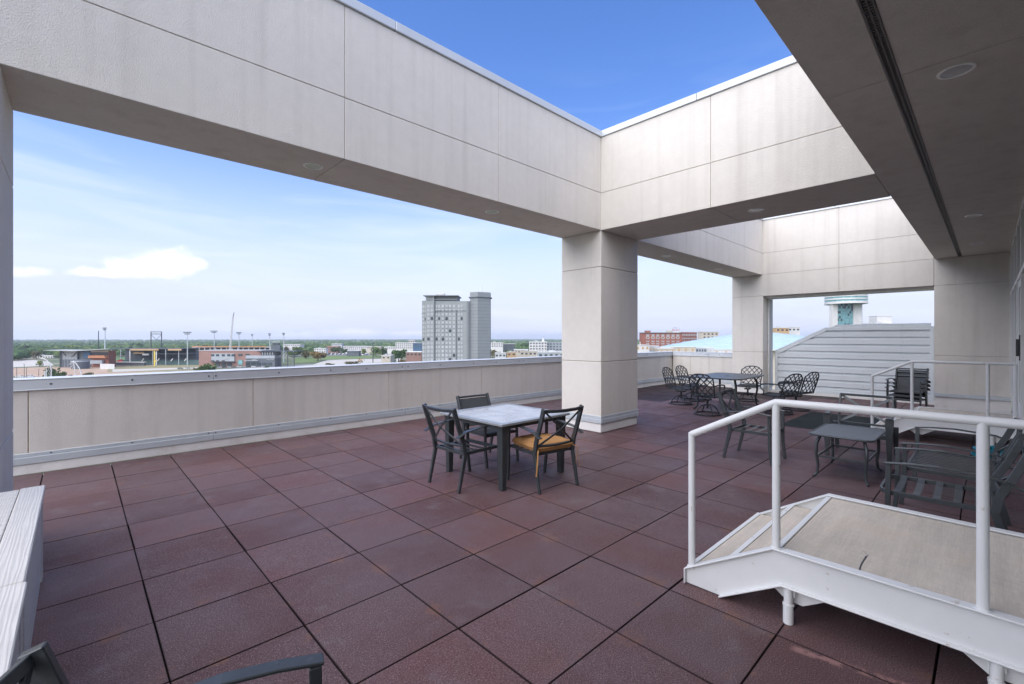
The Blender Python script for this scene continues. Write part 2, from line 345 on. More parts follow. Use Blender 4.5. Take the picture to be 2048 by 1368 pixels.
tm = {}; rest = MB(); rt = random.Random(3)
for k_, (vis, xa, xb, ya, yb) in enumerate(tiles):
    g_ = 0.0034
    if k_ < 298 and vis > 0:
        key = (round(xb-xa, 3), round(yb-ya, 3), rt.randrange(2))
        if key not in tm: tm[key] = MB().box(-(xb-xa)/2+g_, (xb-xa)/2-g_, -(yb-ya)/2+g_, (yb-ya)/2-g_, -0.04, 0).mesh('paver', MT['paver'], bevel=0.002)
        o = inst('paver', tm[key], fl, ((xa+xb)/2 + rt.uniform(-.0018,.0018), (ya+yb)/2 + rt.uniform(-.0018,.0018), rt.uniform(-.0022, 0)), rt.uniform(-.0022,.0022))
        o.rotation_euler.x = rt.uniform(-.0016,.0016); o.rotation_euler.y = rt.uniform(-.0016,.0016)
    else: rest.box(xa+g_, xb-g_, ya+g_, yb-g_, -0.04, -0.001)
if rest.v: tag(rest.build('paver_field', MT['paver'], fl), kind='stuff')

# ---- stucco beams in blocks with open joints over a recessed core
def blocks(root, off, xs, ys, zs, gap=0.006, inset=0.012, name='panel', skip=(), core='joint', caps=(True,)*6):
    """cut a prism at the given x, y, z lines into separate panels"""
    h = gap/2
    for a in range(len(xs)-1):
        for b in range(len(ys)-1):
            for c in range(len(zs)-1):
                if (a, b, c) in skip: continue
                e = [xs[a] + (h if a else 0), xs[a+1] - (h if a < len(xs)-2 else 0), ys[b] + (h if b else 0), ys[b+1] - (h if b < len(ys)-2 else 0), zs[c] + (h if c else 0), zs[c+1] - (h if c < len(zs)-2 else 0)]
                MB().box(*e).build(name, MT['stucco'], root, off=off, bevel=0.004)
    MB().box(xs[0]+inset, xs[-1]-inset, ys[0]+inset, ys[-1]-inset, zs[0]+inset, zs[-1]-inset).build('core', MT[core], root, off=off)
def coping(root, off, segs, z0=ZT+0.003, z1=5.125):
    for (xa, xb, ya, yb) in segs: MB().box(xa, xb, ya, yb, z0, z1).build('coping', MT['coping'], root, off=off, bevel=0.005)

o_ = (2.0, 5.0, ZB)
bm1 = thing('roof_beam', 'long pale stucco beam spanning from the edge column to the middle column', 'beam', o_)
blocks(bm1, o_, [-2.0, 1.986, 4.108, 6.436], [4.56, 5.43], [ZB, ZJ, ZT])
ov = 0.025
coping(bm1, o_, [(-2.0, -0.48, 4.56-ov, 5.43+ov), (-0.474, 2.549, 4.56-ov, 5.43+ov), (2.555, 5.574, 4.56-ov, 5.43+ov), (5.580, 6.436-ov-.003, 4.56-ov, 5.43+ov)])
o_ = (7.0, 3.0, ZB)
bm2 = thing('roof_beam', 'pale stucco cross beam running from the middle column back to the canopy', 'beam', o_)
blocks(bm2, o_, [6.44, 7.62], [YC+0.004, 2.71, 5.43], [ZB, ZJ, ZT])
coping(bm2, o_, [(6.44-ov, 7.62+ov, YC+0.03, 2.9), (6.44-ov, 7.62+ov, 2.906, 5.43+ov)])
o_ = (11.0, 5.0, ZB)
bm3 = thing('roof_beam', 'pale stucco beam beyond the middle column, above the lattice chairs', 'beam', o_)
blocks(bm3, o_, [7.624, 9.96, 12.07, 14.376], [4.56, 5.40], [ZB, ZJ, ZT])
coping(bm3, o_, [(7.62+ov+.004, 10.6, 4.56-ov, 5.40+ov), (10.606, 14.38-ov-.003, 4.56-ov, 5.40+ov)])
o_ = (14.8, 3.0, 2.83)
bm4 = thing('roof_beam', 'tall stucco end beam over the ribbed metal screen', 'beam', o_)
blocks(bm4, o_, [14.38, 15.25], [0.90, 2.72, 4.54], [2.832, 3.452, 4.07, ZT])
blocks(bm4, o_, [14.38, 15.25], [4.544, 5.40], [ZB+.004, 4.07, ZT])
MB().box(14.52, 15.1, 0.905, 4.535, 2.775, 2.829).build('opening_trim', MT['plinth'], bm4, off=o_)
coping(bm4, o_, [(14.38-ov, 15.25+ov, 0.92, 2.8), (14.38-ov, 15.25+ov, 2.806, 5.40+ov)])

# ---- columns
def column(label, x0, x1, y0, y1, top, joints, plz=0.155, flz=0.285):
    o = ((x0+x1)/2, (y0+y1)/2, 0); t = thing('square_column', label, 'column', o)
    zs = [flz-0.01] + joints + [top - 0.003]; h = 0.0045
    for a in range(len(zs)-1):
        MB().box(x0, x1, y0, y1, zs[a] + (h if a else 0), zs[a+1] - (h if a < len(zs)-2 else 0)).build('shaft', MT['stucco'], t, off=o, bevel=0.006)
    MB().box(x0+.012, x1-.012, y0+.012, y1-.012, 0.02, top-.02).build('core', MT['joint'], t, off=o)
    e = 0.014
    MB().box(x0+.006, x1-.02, y0+.006, y1-.02, 0.002, plz).build('plinth', MT['plinth'], t, off=o, bevel=0.008)
    fm = MB().box(x0-e, x1+e, y0-e, y1+e, plz+.004, plz+0.075)
    fm.box(x0-e*.45, x1+e*.45, y0-e*.45, y1+e*.45, plz+0.075, flz)
    fm.build('flashing', MT['flash'], t, off=o, bevel=0.004); return t
column('square stucco column standing alone between the two openings, beside the square white table', 6.44, 7.61, 4.56, 5.43, ZB, [1.21, 2.832])
column('stucco corner column rising behind the lattice-back chairs', 14.38, 15.25, 4.54, 5.40, ZB, [1.21, 2.838])
column('stucco column at the terrace edge behind the white plank tables', -1.6, -0.372, 4.56, 5.445, ZB, [0.87, 2.832])
# end wall below the canopy
o_ = (14.8, 0.3, 0)
ew = thing('end_wall', 'stucco end wall under the canopy beside the glass doors', 'wall', o_)
blocks(ew, o_, [14.38, 15.25], [YG+.003, 0.894], [0.352, 1.211, 2.83, ZB-.003])
MB().box(14.3795, 15.25, YG-.3, 0.894, ZB, ZT-.05).build('upper_wall', MT['stucco'], ew, off=o_)
MB().box(14.392, 15.2, YG+.003, 0.89, 0.002, 0.262).build('plinth', MT['plinth'], ew, off=o_, bevel=0.004)
MB().box(14.362, 15.2, YG+.004, 0.893, 0.266, 0.35).build('flashing', MT['flash'], ew, off=o_, bevel=0.004)

# ---- canopy over the doors
o_ = (6.0, 0.3, ZB)
cp = thing('canopy', 'grey stucco canopy with a slot vent and downlights over the glass doors', 'canopy', o_)
xs = [-1.0, 1.70, 4.16, 6.50, 7.75, 10.0, 12.15, 14.376]; h = 0.0045  # unseen near end is cut short so sunlight reaches under the canopy
for a in range(len(xs)-1):
    xa = xs[a] + (h if a else 0); xb = xs[a+1] - (h if a < len(xs)-2 else 0)
    MB().box(xa, xb, 0.500, YC, ZB, ZT-.05).build('panel', MT['stucco'], cp, off=o_, bevel=0.004)
    MB().box(xa, xb, YG-.02, 0.432, ZB, ZT-.05).build('panel', MT['stucco'], cp, off=o_, bevel=0.004)
MB().box(-.99, 14.36, YG, YC-.02, ZB+.02, ZT-.06).build('core', MT['joint'], cp, off=o_)
MB().box(-1.02, 14.376, YG-.3, YC+ov, ZT-.045, 5.12).build('roof_edge', MT['coping'], cp, off=o_, bevel=0.005)
sv = MB(); sv.box(-1.0, 14.37, 0.4335, 0.4435, ZB-.004, ZB+.018); sv.box(-1.0, 14.37, 0.4885, 0.4985, ZB-.004, ZB+.018); sv.box(-1.0, 14.37, 0.4625, 0.4695, ZB-.001, ZB+.018)
x = 0.5
while x < 14.3: sv.box(x, x+.011, 0.4435, 0.4885, ZB+.001, ZB+.012); x += 0.03
s_ = sv.build('slot_vent', MT['slot'], cp, off=o_)
def downlight(x, y, label, z=ZB, r=0.098):
    t = thing('recessed_downlight', label, 'downlight', (x, y, z), 0, 'recessed downlights in the soffits')
    MB().lathe([(r*.80, -.001), (r*.84, -.007), (r, -.006), (r*1.02, -.0005)], n=28).build('trim_ring', MT['trim'], t, smooth=True)
    MB().lathe([(r*.80, -.0015), (r*.62, -.0035), (r*.30, -.0045), (0.001, -.005)], n=28).build('reflector', MT['reflector'], t, smooth=True)
for x, y, l in ((1.82, 4.98, 'round downlight in the long beam soffit beside its first joint'), (4.35, 4.98, 'round downlight in the long beam soffit halfway to the middle column'),
                (7.03, 2.31, 'round downlight in the cross beam soffit'), (9.51, 4.99, 'round downlight in the soffit just beyond the middle column'), (12.33, 4.97, 'round downlight in the soffit near the corner column'),
                (4.361, .16, 'large round downlight in the canopy above the white steps'), (9.70, .17, 'round downlight in the canopy above the far steps'), (12.58, .18, 'round downlight in the canopy close to the end wall')):
    downlight(x, y, l)

# ---- parapet with metal coping, flashing and bolts
def parapet(label, axis, a0, a1, face, joints, seams, bolts, out):
    """axis 'x': face at Y=face, runs along X; axis 'y': face at X=face, runs along Y"""
    o = ((a0+a1)/2, face, 0) if axis == 'x' else (face, (a0+a1)/2, 0)
    t = thing('parapet_wall', label, 'parapet', o)
    def bx(u0, u1, f0, f1, z0, z1):   # f measured outwards from the face (negative = towards the terrace)
        return (u0, u1, face+f0, face+f1, z0, z1) if axis == 'x' else (face+f0, face+f1, u0, u1, z0, z1)
    J = [a0] + joints + [a1]; h = 0.004
    for k_ in range(len(J)-1):
        MB().box(*bx(J[k_]+h, J[k_+1]-h, 0.0, 0.30, 0.235, 1.004)).build('panel', MT['stucco'], t, off=o, bevel=0.004)
    MB().box(*bx(a0, a1, 0.008, 0.29, 0.0, 1.0)).build('core', MT['rust_joint'], t, off=o)
    MB().box(*bx(a0, a1, -0.010, 0.05, 0.002, 0.118)).build('plinth', MT['plinth'], t, off=o, bevel=0.006)
    S = [a0] + seams + [a1]
    for k_ in range(len(S)-1):
        u0, u1 = S[k_]+.002, S[k_+1]-.002
        c = MB().box(*bx(u0, u1, -0.022, 0.32, 1.000, 1.120)); c.box(*bx(u0, u1, -0.030, -0.0225, 0.992, 1.004)); c.box(*bx(u0, u1, -0.028, 0.33, 1.1205, 1.130))
        c.build('coping', MT['coping'], t, off=o, bevel=0.003)
        fm = MB().box(*bx(u0, u1, -0.024, 0.02, 0.122, 0.205)); fm.box(*bx(u0, u1, -0.012, 0.02, 0.2052, 0.250)); fm.build('flashing', MT['flash'], t, off=o, bevel=0.004)
    bmx = None
    for u in bolts:
        for (zz, ff, rr) in ((1.062, -0.0215, 0.0085), (0.228, -0.0115, 0.007)):
            p = bx(u, u, ff, ff, zz, zz); c = Vector((p[0], p[2], p[4])); d = Vector((0,-1,0)) if axis == 'x' else Vector((-1,0,0))
            b = MB().cyl((0,0,0), d*0.008, rr, rr*.7, 8); b.cyl((0,0,0), d*0.003, rr*1.5, rr*1.5, 10)
            key = (axis, rr)
            if key not in bolt_me: bolt_me[key] = b.mesh('bolt', MT['bolt'], smooth=True)
            inst('bolt', bolt_me[key], t, c - Vector(o))
    return t
bolt_me = {}
jx = [round(onY(p, 740, YP).x, 3) for p in (57, 506.5, 778, 964, 1044)] + [9.4, 11.2, 12.9, 14.6]
sx_ = [round(onY(p, 740, YP).x, 3) for p in (426, 810, 1042)] + [11.0, 13.6]
bx_ = [round(onY(p, 740, YP).x, 3) for p in (102, 264, 417, 431, 557, 660, 732, 803, 815, 879, 946, 991, 1037, 1046, 1090)] + [9.9, 10.95, 11.05, 12.1, 13.5, 13.7, 14.8]
parapet('long low stucco parapet with grey metal coping facing the stadium view', 'x', XW, XE+.30, YP, jx, sx_, bx_, 1)
parapet('short stucco parapet return closing the corner behind the lattice chairs', 'y', 5.41, YP-.035, XE, [6.55, 7.2], [6.6], [5.8, 6.2, 6.55, 6.65, 7.1, 7.5], 1)

# ---- ribbed metal screen in the end opening
o_ = (15.0, 2.6, 0)
sc = thing('metal_screen', 'large ribbed grey metal screen with one clipped corner filling the end opening', 'screen', o_)
XL = 15.02; yl, yr, zc, zt, yk = 4.40, 0.935, 1.245, 1.905, 3.13
def topz(y): return zt if y <= yk else zt + (zc-zt)*(y-yk)/(yl-yk)
pitch = 0.196; z = 0.021; n_ = 0
while z < zt-0.10:
    z1 = z + pitch
    def yend(zz): return yl-.055 if zz <= zc-.05 else min(yl-.055, yk + (zt-zz)*(yl-yk)/(zt-zc) - .10)
    ya = yr+.05
    if yend(z1) > ya+.2:
        f = [(XL, z), (XL, z+.036), (XL-.036, z+.062), (XL-.036, z1-.010), (XL, z1)]
        y0a, y1a = yend(z), yend(z1)
        mb = MB(); vs = []
        for (xx, zz) in f: vs.append((xx, ya, zz)); vs.append((xx, y0a + (y1a-y0a)*(zz-z)/pitch, zz))
        mb.add(vs, [(2*i, 2*i+1, 2*i+3, 2*i+2) for i in range(4)]); mb.build('rib', MT['louver'], sc, off=o_)
    z = z1
MB().prism([(XL+.012, yl, .07), (XL+.012, yr, .07), (XL+.012, yr, zt), (XL+.012, yk, zt), (XL+.012, yl, zc)], (.03, 0, 0)).build('backing', MT['louver'], sc, off=o_)
def flat(pts, name, w):    # trim plate
    MB().prism([(XL-.052, y, z) for y, z in pts], (.05, 0, 0)).build(name, MT['louver'], sc, off=o_, bevel=0.003)
flat([(yr, .075), (yr+.075, .155), (yr+.075, zt-.085), (yr, zt)], 'side_trim', 0)
flat([(yl, .075), (yl, zc), (yl-.075, zc-.10), (yl-.075, .155)], 'side_trim', 0)
flat([(yr, zt+.001), (yr+.075, zt-.084), (yk-.03, zt-.084), (yk, zt+.001)], 'top_trim', 0)
flat([(yk, zt+.003), (yk-.03, zt-.082), (yl-.075, zc-.098), (yl, zc+.003)], 'sloped_trim', 0)
flat([(yr+.001, .072), (yl-.001, .072), (yl-.076, .153), (yr+.076, .153)], 'bottom_trim', 0)
MB().box(14.95, 15.2, 0.90, 4.53, 0.002, 0.068).build('curb', MT['plinth'], sc, off=o_, bevel=0.004)
rv = MB().cyl((0,0,0), (-.004,0,0), .007, .005, 8).mesh('rivet', MT['bolt'], smooth=True)
for yy in (1.5, 2.3, 3.1, 3.8):
    for zz in (0.3, 0.7, 1.1, 1.5):
        if zz < topz(yy) - .2: inst('rivet', rv, sc, (XL-.036-15.0, yy-2.6, 0.021+pitch*int((zz-.021)/pitch)+.12))
# conduit on the corner column
cd = thing('conduit', 'thin white conduit running down the reveal of the corner column', 'conduit', (14.78, 4.515, 0))
MB().tube([(0,0,0.02), (0,0,2.77)], .022, 10).build('pipe', MT['white'], cd, smooth=True)
MB().tube([(.055,0,0.02), (.055,0,2.77)], .014, 8).build('pipe', MT['frame'], cd, smooth=True)
for zz in (.5, 1.5, 2.4): MB().box(-.035, .08, -.006, .024, zz, zz+.03).build('clamp', MT['flash'], cd, bevel=.002)

# ---- glass wall with doors
o_ = (6.0, YG, 0)
gw = thing('glass_wall', 'glazed storefront wall in white frames under the canopy', 'glass wall', o_)
MB().box(XW, 14.375, YG-.16, YG-.003, 0.002, 0.40).build('sill_wall', MT['plinth'], gw, off=o_, bevel=.004)
mx = [14.36, 13.23, 11.97, 10.80, 9.47, 8.2, 6.95, 5.7, 4.30, 2.95, 1.6, 0.3, -1.0, -2.3]
for x in mx: MB().box(x-.028, x+.028 if x < 14.3 else 14.374, YG-.10, YG+.018, 0.403, ZB-.004).build('mullion', MT['frame'], gw, off=o_, bevel=.003)
for a in range(len(mx)-1):
    xa, xb = mx[a+1]+.030, mx[a]-.030; door = abs(mx[a]-10.80) < .01 or abs(mx[a]-4.30) < .01
    MB().box(xa, xb, YG-.06, YG-.05, 2.60, ZB-.05).build('pane', MT['glass'], gw, off=o_)
    MB().box(xa, xb, YG-.09, YG+.012, 2.52, 2.585).build('transom', MT['frame'], gw, off=o_, bevel=.003)
    MB().box(xa, xb, YG-.09, YG+.012, ZB-.06, ZB-.006).build('head_rail', MT['frame'], gw, off=o_, bevel=.003)
    if not door:
        MB().box(xa, xb, YG-.06, YG-.05, 0.47, 2.515).build('pane', MT['glass'], gw, off=o_)
        MB().box(xa, xb, YG-.09, YG+.012, 0.404, 0.465).build('bottom_rail', MT['frame'], gw, off=o_, bevel=.003)
    else:
        d = MB(); d.box(xa+.01, xa+.10, YG-.05, YG+.004, .425, 2.50); d.box(xb-.10, xb-.01, YG-.05, YG+.004, .425, 2.50); d.box(xa+.1, xb-.1, YG-.048, YG+.002, 2.39, 2.50); d.box(xa+.1, xb-.1, YG-.048, YG+.002, .425, .62)
        dr = d.build('door', MT['frame'], gw, off=o_, bevel=.003)
        MB().box(xa+.1, xb-.1, YG-.03, YG-.02, .62, 2.39).build('door_pane', MT['glass'], dr, off=o_)
        hd = MB().box(xa+.02, xa+.09, YG+.005, YG+.03, 1.30, 1.66); hd.box(xa+.035, xa+.075, YG+.03, YG+.06, 1.36, 1.60); hd.build('handle', MT['black'], dr, off=o_, bevel=.004)
# ================================================================== STEEL STEPS TO THE DOORS
def steps(label, xn, w, far_posts):
    o = (xn, 0.6, 0); t = thing('door_steps', label, 'steps', o)
    zp = 0.40; yk, ye = 0.865, 1.385
    # outline of a side stringer in (y, z): sloped foot, kink, level run to the door
    prof = [(YG+.03, zp), (yk, zp), (ye, .098), (ye, .004), (1.165, .004), (.82, .212), (YG+.03, .208)]
    for x in (xn, xn+w):
        MB().prism([(x-.006, y, z) for y, z in prof], (.012, 0, 0)).build('stringer', MT['white'], t, off=o, bevel=.002)
        s = -1 if x == xn else 1
        tf = MB(); fw = .042
        xa, xb = (x-.030, x+.030)
        tf.strip([(x, YG+.03, zp+.004), (x, yk, zp+.004), (x, ye, .102)], .062, .009, side=(1,0,0)); tf.build('top_flange', MT['white'], t, off=o, bevel=.002)
        bf = MB(); bf.strip([(x, YG+.03, .204), (x, .822, .208), (x, 1.168, .003)], .062, .009, side=(1,0,0)); bf.build('bottom_flange', MT['white'], t, off=o, bevel=.002)
        MB().box(x-.03, x+.03, ye, ye+.008, .003, .102).build('end_plate', MT['white'], t, off=o, bevel=.002)
        for yp in (.79, -.02):
            lg = MB().tube([(x+s*.0, yp, .205), (x, yp, .10)], .0225, 14); lg.tube([(x, yp, .105), (x, yp, .002)], .027, 14); lg.tube([(x, yp, .112), (x, yp, .100)], .029, 14)
            lg.build('leg', MT['white'], t, off=o, smooth=True)
    for yp in (.79, -.02):
        d = MB().prism([(xn+.05, yp-.22, .2), (xn+.05, yp+.16, .2), (xn+.05, yp+.02, .10), (xn+.05, yp-.06, .10)], (.008, 0, 0)); d.build('gusset', MT['white'], t, off=o)
        MB().box(xn+.01, xn+w-.01, yp-.03, yp+.03, .15, .2).build('cross_member', MT['white'], t, off=o)
    # deck and treads
    MB().box(xn+.032, xn+w-.032, YG+.03, yk-.03, zp-.045, zp-.006).build('deck_board', MT['deck'], t, off=o, bevel=.003)
    MB().box(xn+.032, xn+w-.032, yk-.027, yk+.006, zp-.055, zp-.001).build('nosing', MT['white'], t, off=o, bevel=.003)
    for (ya, yb, z) in ((.872, 1.085, .265), (1.12, 1.335, .130)):
        MB().box(xn+.014, xn+w-.014, ya, yb, z-.03, z).build('tread', MT['deck'], t, off=o, bevel=.002)
        MB().box(xn+.014, xn+w-.014, yb+.002, yb+.032, z-.045, z+.004).build('nosing', MT['white'], t, off=o, bevel=.002)
    if xn < 5:
        q = [onZ(a, b, zp-.005) for a, b in ((1719,1140), (1722,1130), (1727,1121), (1733,1113))]
        MB().strip([(v.x, v.y, zp-.0052) for v in q], .012, .0012, side=(.8,.6,0)).build('scuff_mark', MT['black'], t, off=o)
        q = [onZ(a, b, zp-.005) for a, b in ((1728,1103), (1736,1111), (1729,1114))]
        MB().strip([(v.x, v.y, zp-.0052) for v in q], .007, .0012, side=(.8,.6,0)).build('scuff_mark', MT['bolt'], t, off=o)
    # handrail on the near side
    xr = xn + .002; ys = [1.352, .852, .022] + far_posts; zr = {1.352: .985, .852: 1.245}
    rp = MB(); pth = [(xr, 1.352, .985), (xr, .852, 1.245), (xr, .55, 1.247), (xr, ys[-1], 1.247)]; rp.tube(pth, .0215, 18)
    rp.tube([(xr, 1.352, .9595), (xr, 1.352, .995)], .0215, 18)
    hro = rp.build('handrail', MT['white'], t, off=o, smooth=True)
    for y in ys:
        top = zr.get(y, 1.247); base = .115 if y > 1 else zp+.006
        pm = MB().tube([(xr, y, base), (xr, y, top)], .0213, 18); pm.tube([(xr, y, base), (xr, y, base+.006)], .029, 18)
        pm.build('post', MT['white'], hro, off=o, smooth=True)
    return t
steps('white steel steps with pipe handrail and worn tan deck below the large canopy downlight', 2.92, 1.285, [-.25])
steps('white steel steps with pipe handrail beside the far glass door and end wall', 9.56, 1.20, [-.245])

# ================================================================== FURNITURE
def xchair(w=.52, d=.54, sz=.40, az=.635, bz=.885, nsl=4, mat='charcoal', back='x', seat='slats', arm=.052, rear=.09, front_round=False, tiltx=.16, long_slats=0, label='', loc=(0,0,0), rz=0, group=None, name='patio_chair'):
    """metal armchair facing +x; origin on the floor under the seat"""
    t = thing(name, label, 'chair', loc, rz, group); m_ = MT[mat]; hw = w/2; xf, xb = d/2, -d/2+.06
    for s in (-1, 1):
        y = s*hw
        MB().bar((xb-rear, y, 0.0), (xb, y, sz), .026, .030, up=(1,0,0), h2=.048).build('leg', m_, t, bevel=.003)
        MB().strip([(xf+.025, y*1.02, 0.0), (xf, y*1.04, sz*.55), (xf-.005, y*1.05, az-.008)], .025, .036, side=(0,1,0)).build('leg', m_, t, bevel=.003)
        MB().strip([(xb-.004, y, sz-.02), (xb-.03, y, sz+.12), (xb-tiltx*.55, y, (sz+bz)/2+.03), (xb-tiltx, y, bz)], .028, .050, side=(0,1,0)).build('back_post', m_, t, bevel=.003)
        zb = az-.025
        MB().strip([(xb-tiltx*.66-.03, y*1.05+s*.012, zb-.03), (xb-.02, y*1.06+s*.012, zb+.022), (0.02, y*1.06+s*.012, az+.022), (xf*.6, y*1.06+s*.012, az+.014), (xf+.02, y*1.06+s*.012, az-.004)], arm, .012, side=(0,1,0)).build('armrest', m_, t, bevel=.003)
    # seat
    fr = MB()
    if front_round:
        pts = [(xb, -hw+.02, sz-.012), (xf-.02, -hw+.02, sz-.012), (xf+.035, -hw+.05, sz-.012), (xf+.055, -hw+.11, sz-.012), (xf+.055, hw-.11, sz-.012), (xf+.035, hw-.05, sz-.012), (xf-.02, hw-.02, sz-.012), (xb, hw-.02, sz-.012)]
        for a, b in zip(pts[:-1], pts[1:]): fr.bar(a, b, .018, .036)
    else:
        for s in (-1, 1): fr.bar((xb, s*(hw-.022), sz-.012), (xf-.01, s*(hw-.022), sz-.012), .018, .034)
        fr.bar((xf-.008, -hw+.012, sz-.013), (xf-.008, hw-.012, sz-.013), .018, .034)
    fr.bar((xb, -hw+.012, sz-.013), (xb, hw-.012, sz-.013), .018, .030)
    sfo = fr.build('seat_frame', m_, t, bevel=.002)
    if seat == 'slats' and long_slats:
        for k_ in range(long_slats):
            y = -hw+.06 + (w-.12)*k_/(long_slats-1)
            MB().strip([(xb+.012, y, sz+.001), (0, y, sz-.010), (xf-.02, y, sz+.002)], .034, .006, side=(0,1,0)).build('seat_slat', m_, sfo)
    elif seat == 'slats':
        for k_ in range(nsl):
            x = xb+.075 + (xf-xb-.13)*k_/(nsl-1)
            MB().strip([(x, -hw+.032, sz+.002), (x, -hw*.5, sz-.010), (x, hw*.5, sz-.010), (x, hw-.032, sz+.002)], .046, .006, side=(1,0,0)).build('seat_slat', m_, sfo)
    else:
        MB().strip([(xb+.012, 0, sz+.005), (xb+.15, 0, sz-.012), (0.06, 0, sz-.014), (xf-.005, 0, sz+.008)], w-.06, .006, side=(0,1,0)).build('seat_sling', MT['sling'], t)
    # back
    xt = xb-tiltx
    if back == 'x':
        MB().strip([(xt, -hw+.006, bz-.022), (xt-.028, -hw*.5, bz-.026), (xt-.036, 0, bz-.028), (xt-.028, hw*.5, bz-.026), (xt, hw-.006, bz-.022)], .018, .034, side=(.96,0,.28)).build('top_rail', m_, t, bevel=.002)
        zl = sz+.075; xl = xb-.022
        MB().strip([(xl, -hw+.01, zl), (xl-.022, 0, zl-.004), (xl, hw-.01, zl)], .016, .024, side=(.96,0,.28)).build('lower_rail', m_, t, bevel=.002)
        nx = max(1, round(w/.55)); seg = (w-.04)/nx
        for q in range(nx):
            ya, yb = -hw+.02+seg*q, -hw+.02+seg*(q+1); ym = (ya+yb)/2; xm = (xt+xl)/2-.035; zm = (zl+bz-.03)/2-.01
            MB().strip([(xl, ya, zl+.005), (xm, ym, zm), (xt, yb, bz-.03)], .012, .020, side=(.95,0,.3)).build('cross_brace', m_, t)
            MB().strip([(xl-.010, yb, zl+.005), (xm-.010, ym, zm), (xt-.010, ya, bz-.03)], .010, .020, side=(.95,0,.3)).build('cross_brace', m_, t)
            if q: MB().strip([(xl-.005, ya, zl), (xt-.01, ya, bz-.02)], .016, .022, side=(.95,0,.3)).build('back_stile', m_, t)
    else:
        MB().tube([(xt+.002, -hw+.006, bz-.02), (xt+.002, hw-.006, bz-.02)], .014, 10).build('top_rail', m_, t, smooth=True)
        MB().strip([(xt+.004, 0, bz-.045), (xb-tiltx*.55, 0, (sz+bz)/2+.03), (xb-.03, 0, sz+.10), (xb-.006, 0, sz+.03)], w-.04, .005, side=(0,1,0)).build('back_sling', MT['sling'], t)
    return t
# set round the square table
ch_a = xchair(label='charcoal cross-back armchair without cushion, pulled up to the square white table', loc=(3.165, 4.085, 0), rz=R(2), group='cross-back chairs')
ch_b = copy_tree(ch_a, (3.775, 3.47, 0), R(80), 'charcoal cross-back armchair holding an orange cushion, at the square white table')
ch_s = xchair(back='sling', seat='sling', w=.50, bz=.83, az=.60, label='charcoal mesh sling armchair on the parapet side of the square white table', loc=(3.96, 4.60, 0), rz=R(-93), group='sling chairs')
ch_c = copy_tree(ch_a, (6.595, 2.19, 0), R(-90), 'cross-back armchair with an empty slatted seat standing behind the handrail of the near steps')
ch_f = copy_tree(ch_a, (0.199, 1.241, 0), R(-16.6), 'charcoal cross-back armchair beside the white plank tables')
ch_f.scale = (.99, .99, .98)
# cushion on chair b: a soft pad with rounded edges, ties hanging from its rear corners
cu = thing('seat_cushion', 'faded orange seat cushion tied to a cross-back chair', 'cushion', (3.775, 3.47, 0.402), R(80))
n_ = 22; vs = []; fs = []
for lay in (0, 1):
    for i in range(n_+1):
        for j in range(n_+1):
            u, v = 2*i/n_-1, 2*j/n_-1; rr = max(0, 1-abs(u)**12)*max(0, 1-abs(v)**12)
            fold = .004*math.sin(9*u+3*v) + .003*math.sin(13*v-5*u)
            z = .050 + (.040*rr**.22 + .016*(1-u*u)*(1-v*v) + fold*rr) if lay else .050 - .046*rr**.22
            vs.append((.255*u+.005, .245*v*(1-.05*u), z))
A = (n_+1)**2
for lay in (0, 1):
    for i in range(n_):
        for j in range(n_):
            a = lay*A + i*(n_+1)+j; fs.append((a, a+n_+1, a+n_+2, a+1))
MB().add(vs, fs).build('pad', MT['cushion'], cu, smooth=True)
rim = [(.255*math.copysign(1, a)*abs(a)**.25+.005, .24*math.copysign(1, b)*abs(b)**.25, .050) for a, b in ((math.cos(2*math.pi*k_/40), math.sin(2*math.pi*k_/40)) for k_ in range(40))]
MB().tube(rim, .005, 6, closed=True).build('piping', MT['cushion'], cu, smooth=True)
for s in (-1, 1):
    tb = MB()
    for q in range(2): tb.strip([(-.245, s*.235, .04), (-.275-.01*q, s*(.262+.01*q), .02), (-.275-.02*q, s*(.272+.012*q), -.09), (-.262-.03*q, s*(.268+.03*q), -.17-.05*q)], .014, .003, side=(.6,.8*s,0))
    tb.build('tie', MT['cushion'], cu)
# square table
tb = thing('square_table', 'square patio table with pale frosted glass top and charcoal legs', 'table', (3.745, 4.05, 0))
for sx in (-1, 1):
    for sy in (-1, 1):
        lg = MB(); x, y = .475*sx, .475*sy
        lg.add([(x-.030,y-.030,0),(x+.030,y-.030,0),(x+.030,y+.030,0),(x-.030,y+.030,0),(x-.045,y-.045,.687),(x+.045,y-.045,.687),(x+.045,y+.045,.687),(x-.045,y+.045,.687)], [(3,2,1,0),(4,5,6,7),(0,1,5,4),(1,2,6,5),(2,3,7,6),(3,0,4,7)])
        lg.build('leg', MT['charcoal'], tb, bevel=.003)
ap = MB()
for s in (-1, 1): ap.box(-.42, .42, .50*s-.01, .50*s+.01, .645, .688); ap.box(.50*s-.01, .50*s+.01, -.42, .42, .645, .688)
ap.build('apron', MT['charcoal'], tb)
fr = MB()
for s in (-1, 1): fr.box(-.555, .555, (.52*s)-.035, (.52*s)+.035, .690, .716); fr.box((.52*s)-.035, (.52*s)+.035, -.484, .484, .6905, .7155)
fr.build('top_frame', MT['rim'], tb, bevel=.003)
MB().box(-.483, .483, -.483, .483, .700, .7125).build('glass_top', MT['glasstop'], tb)

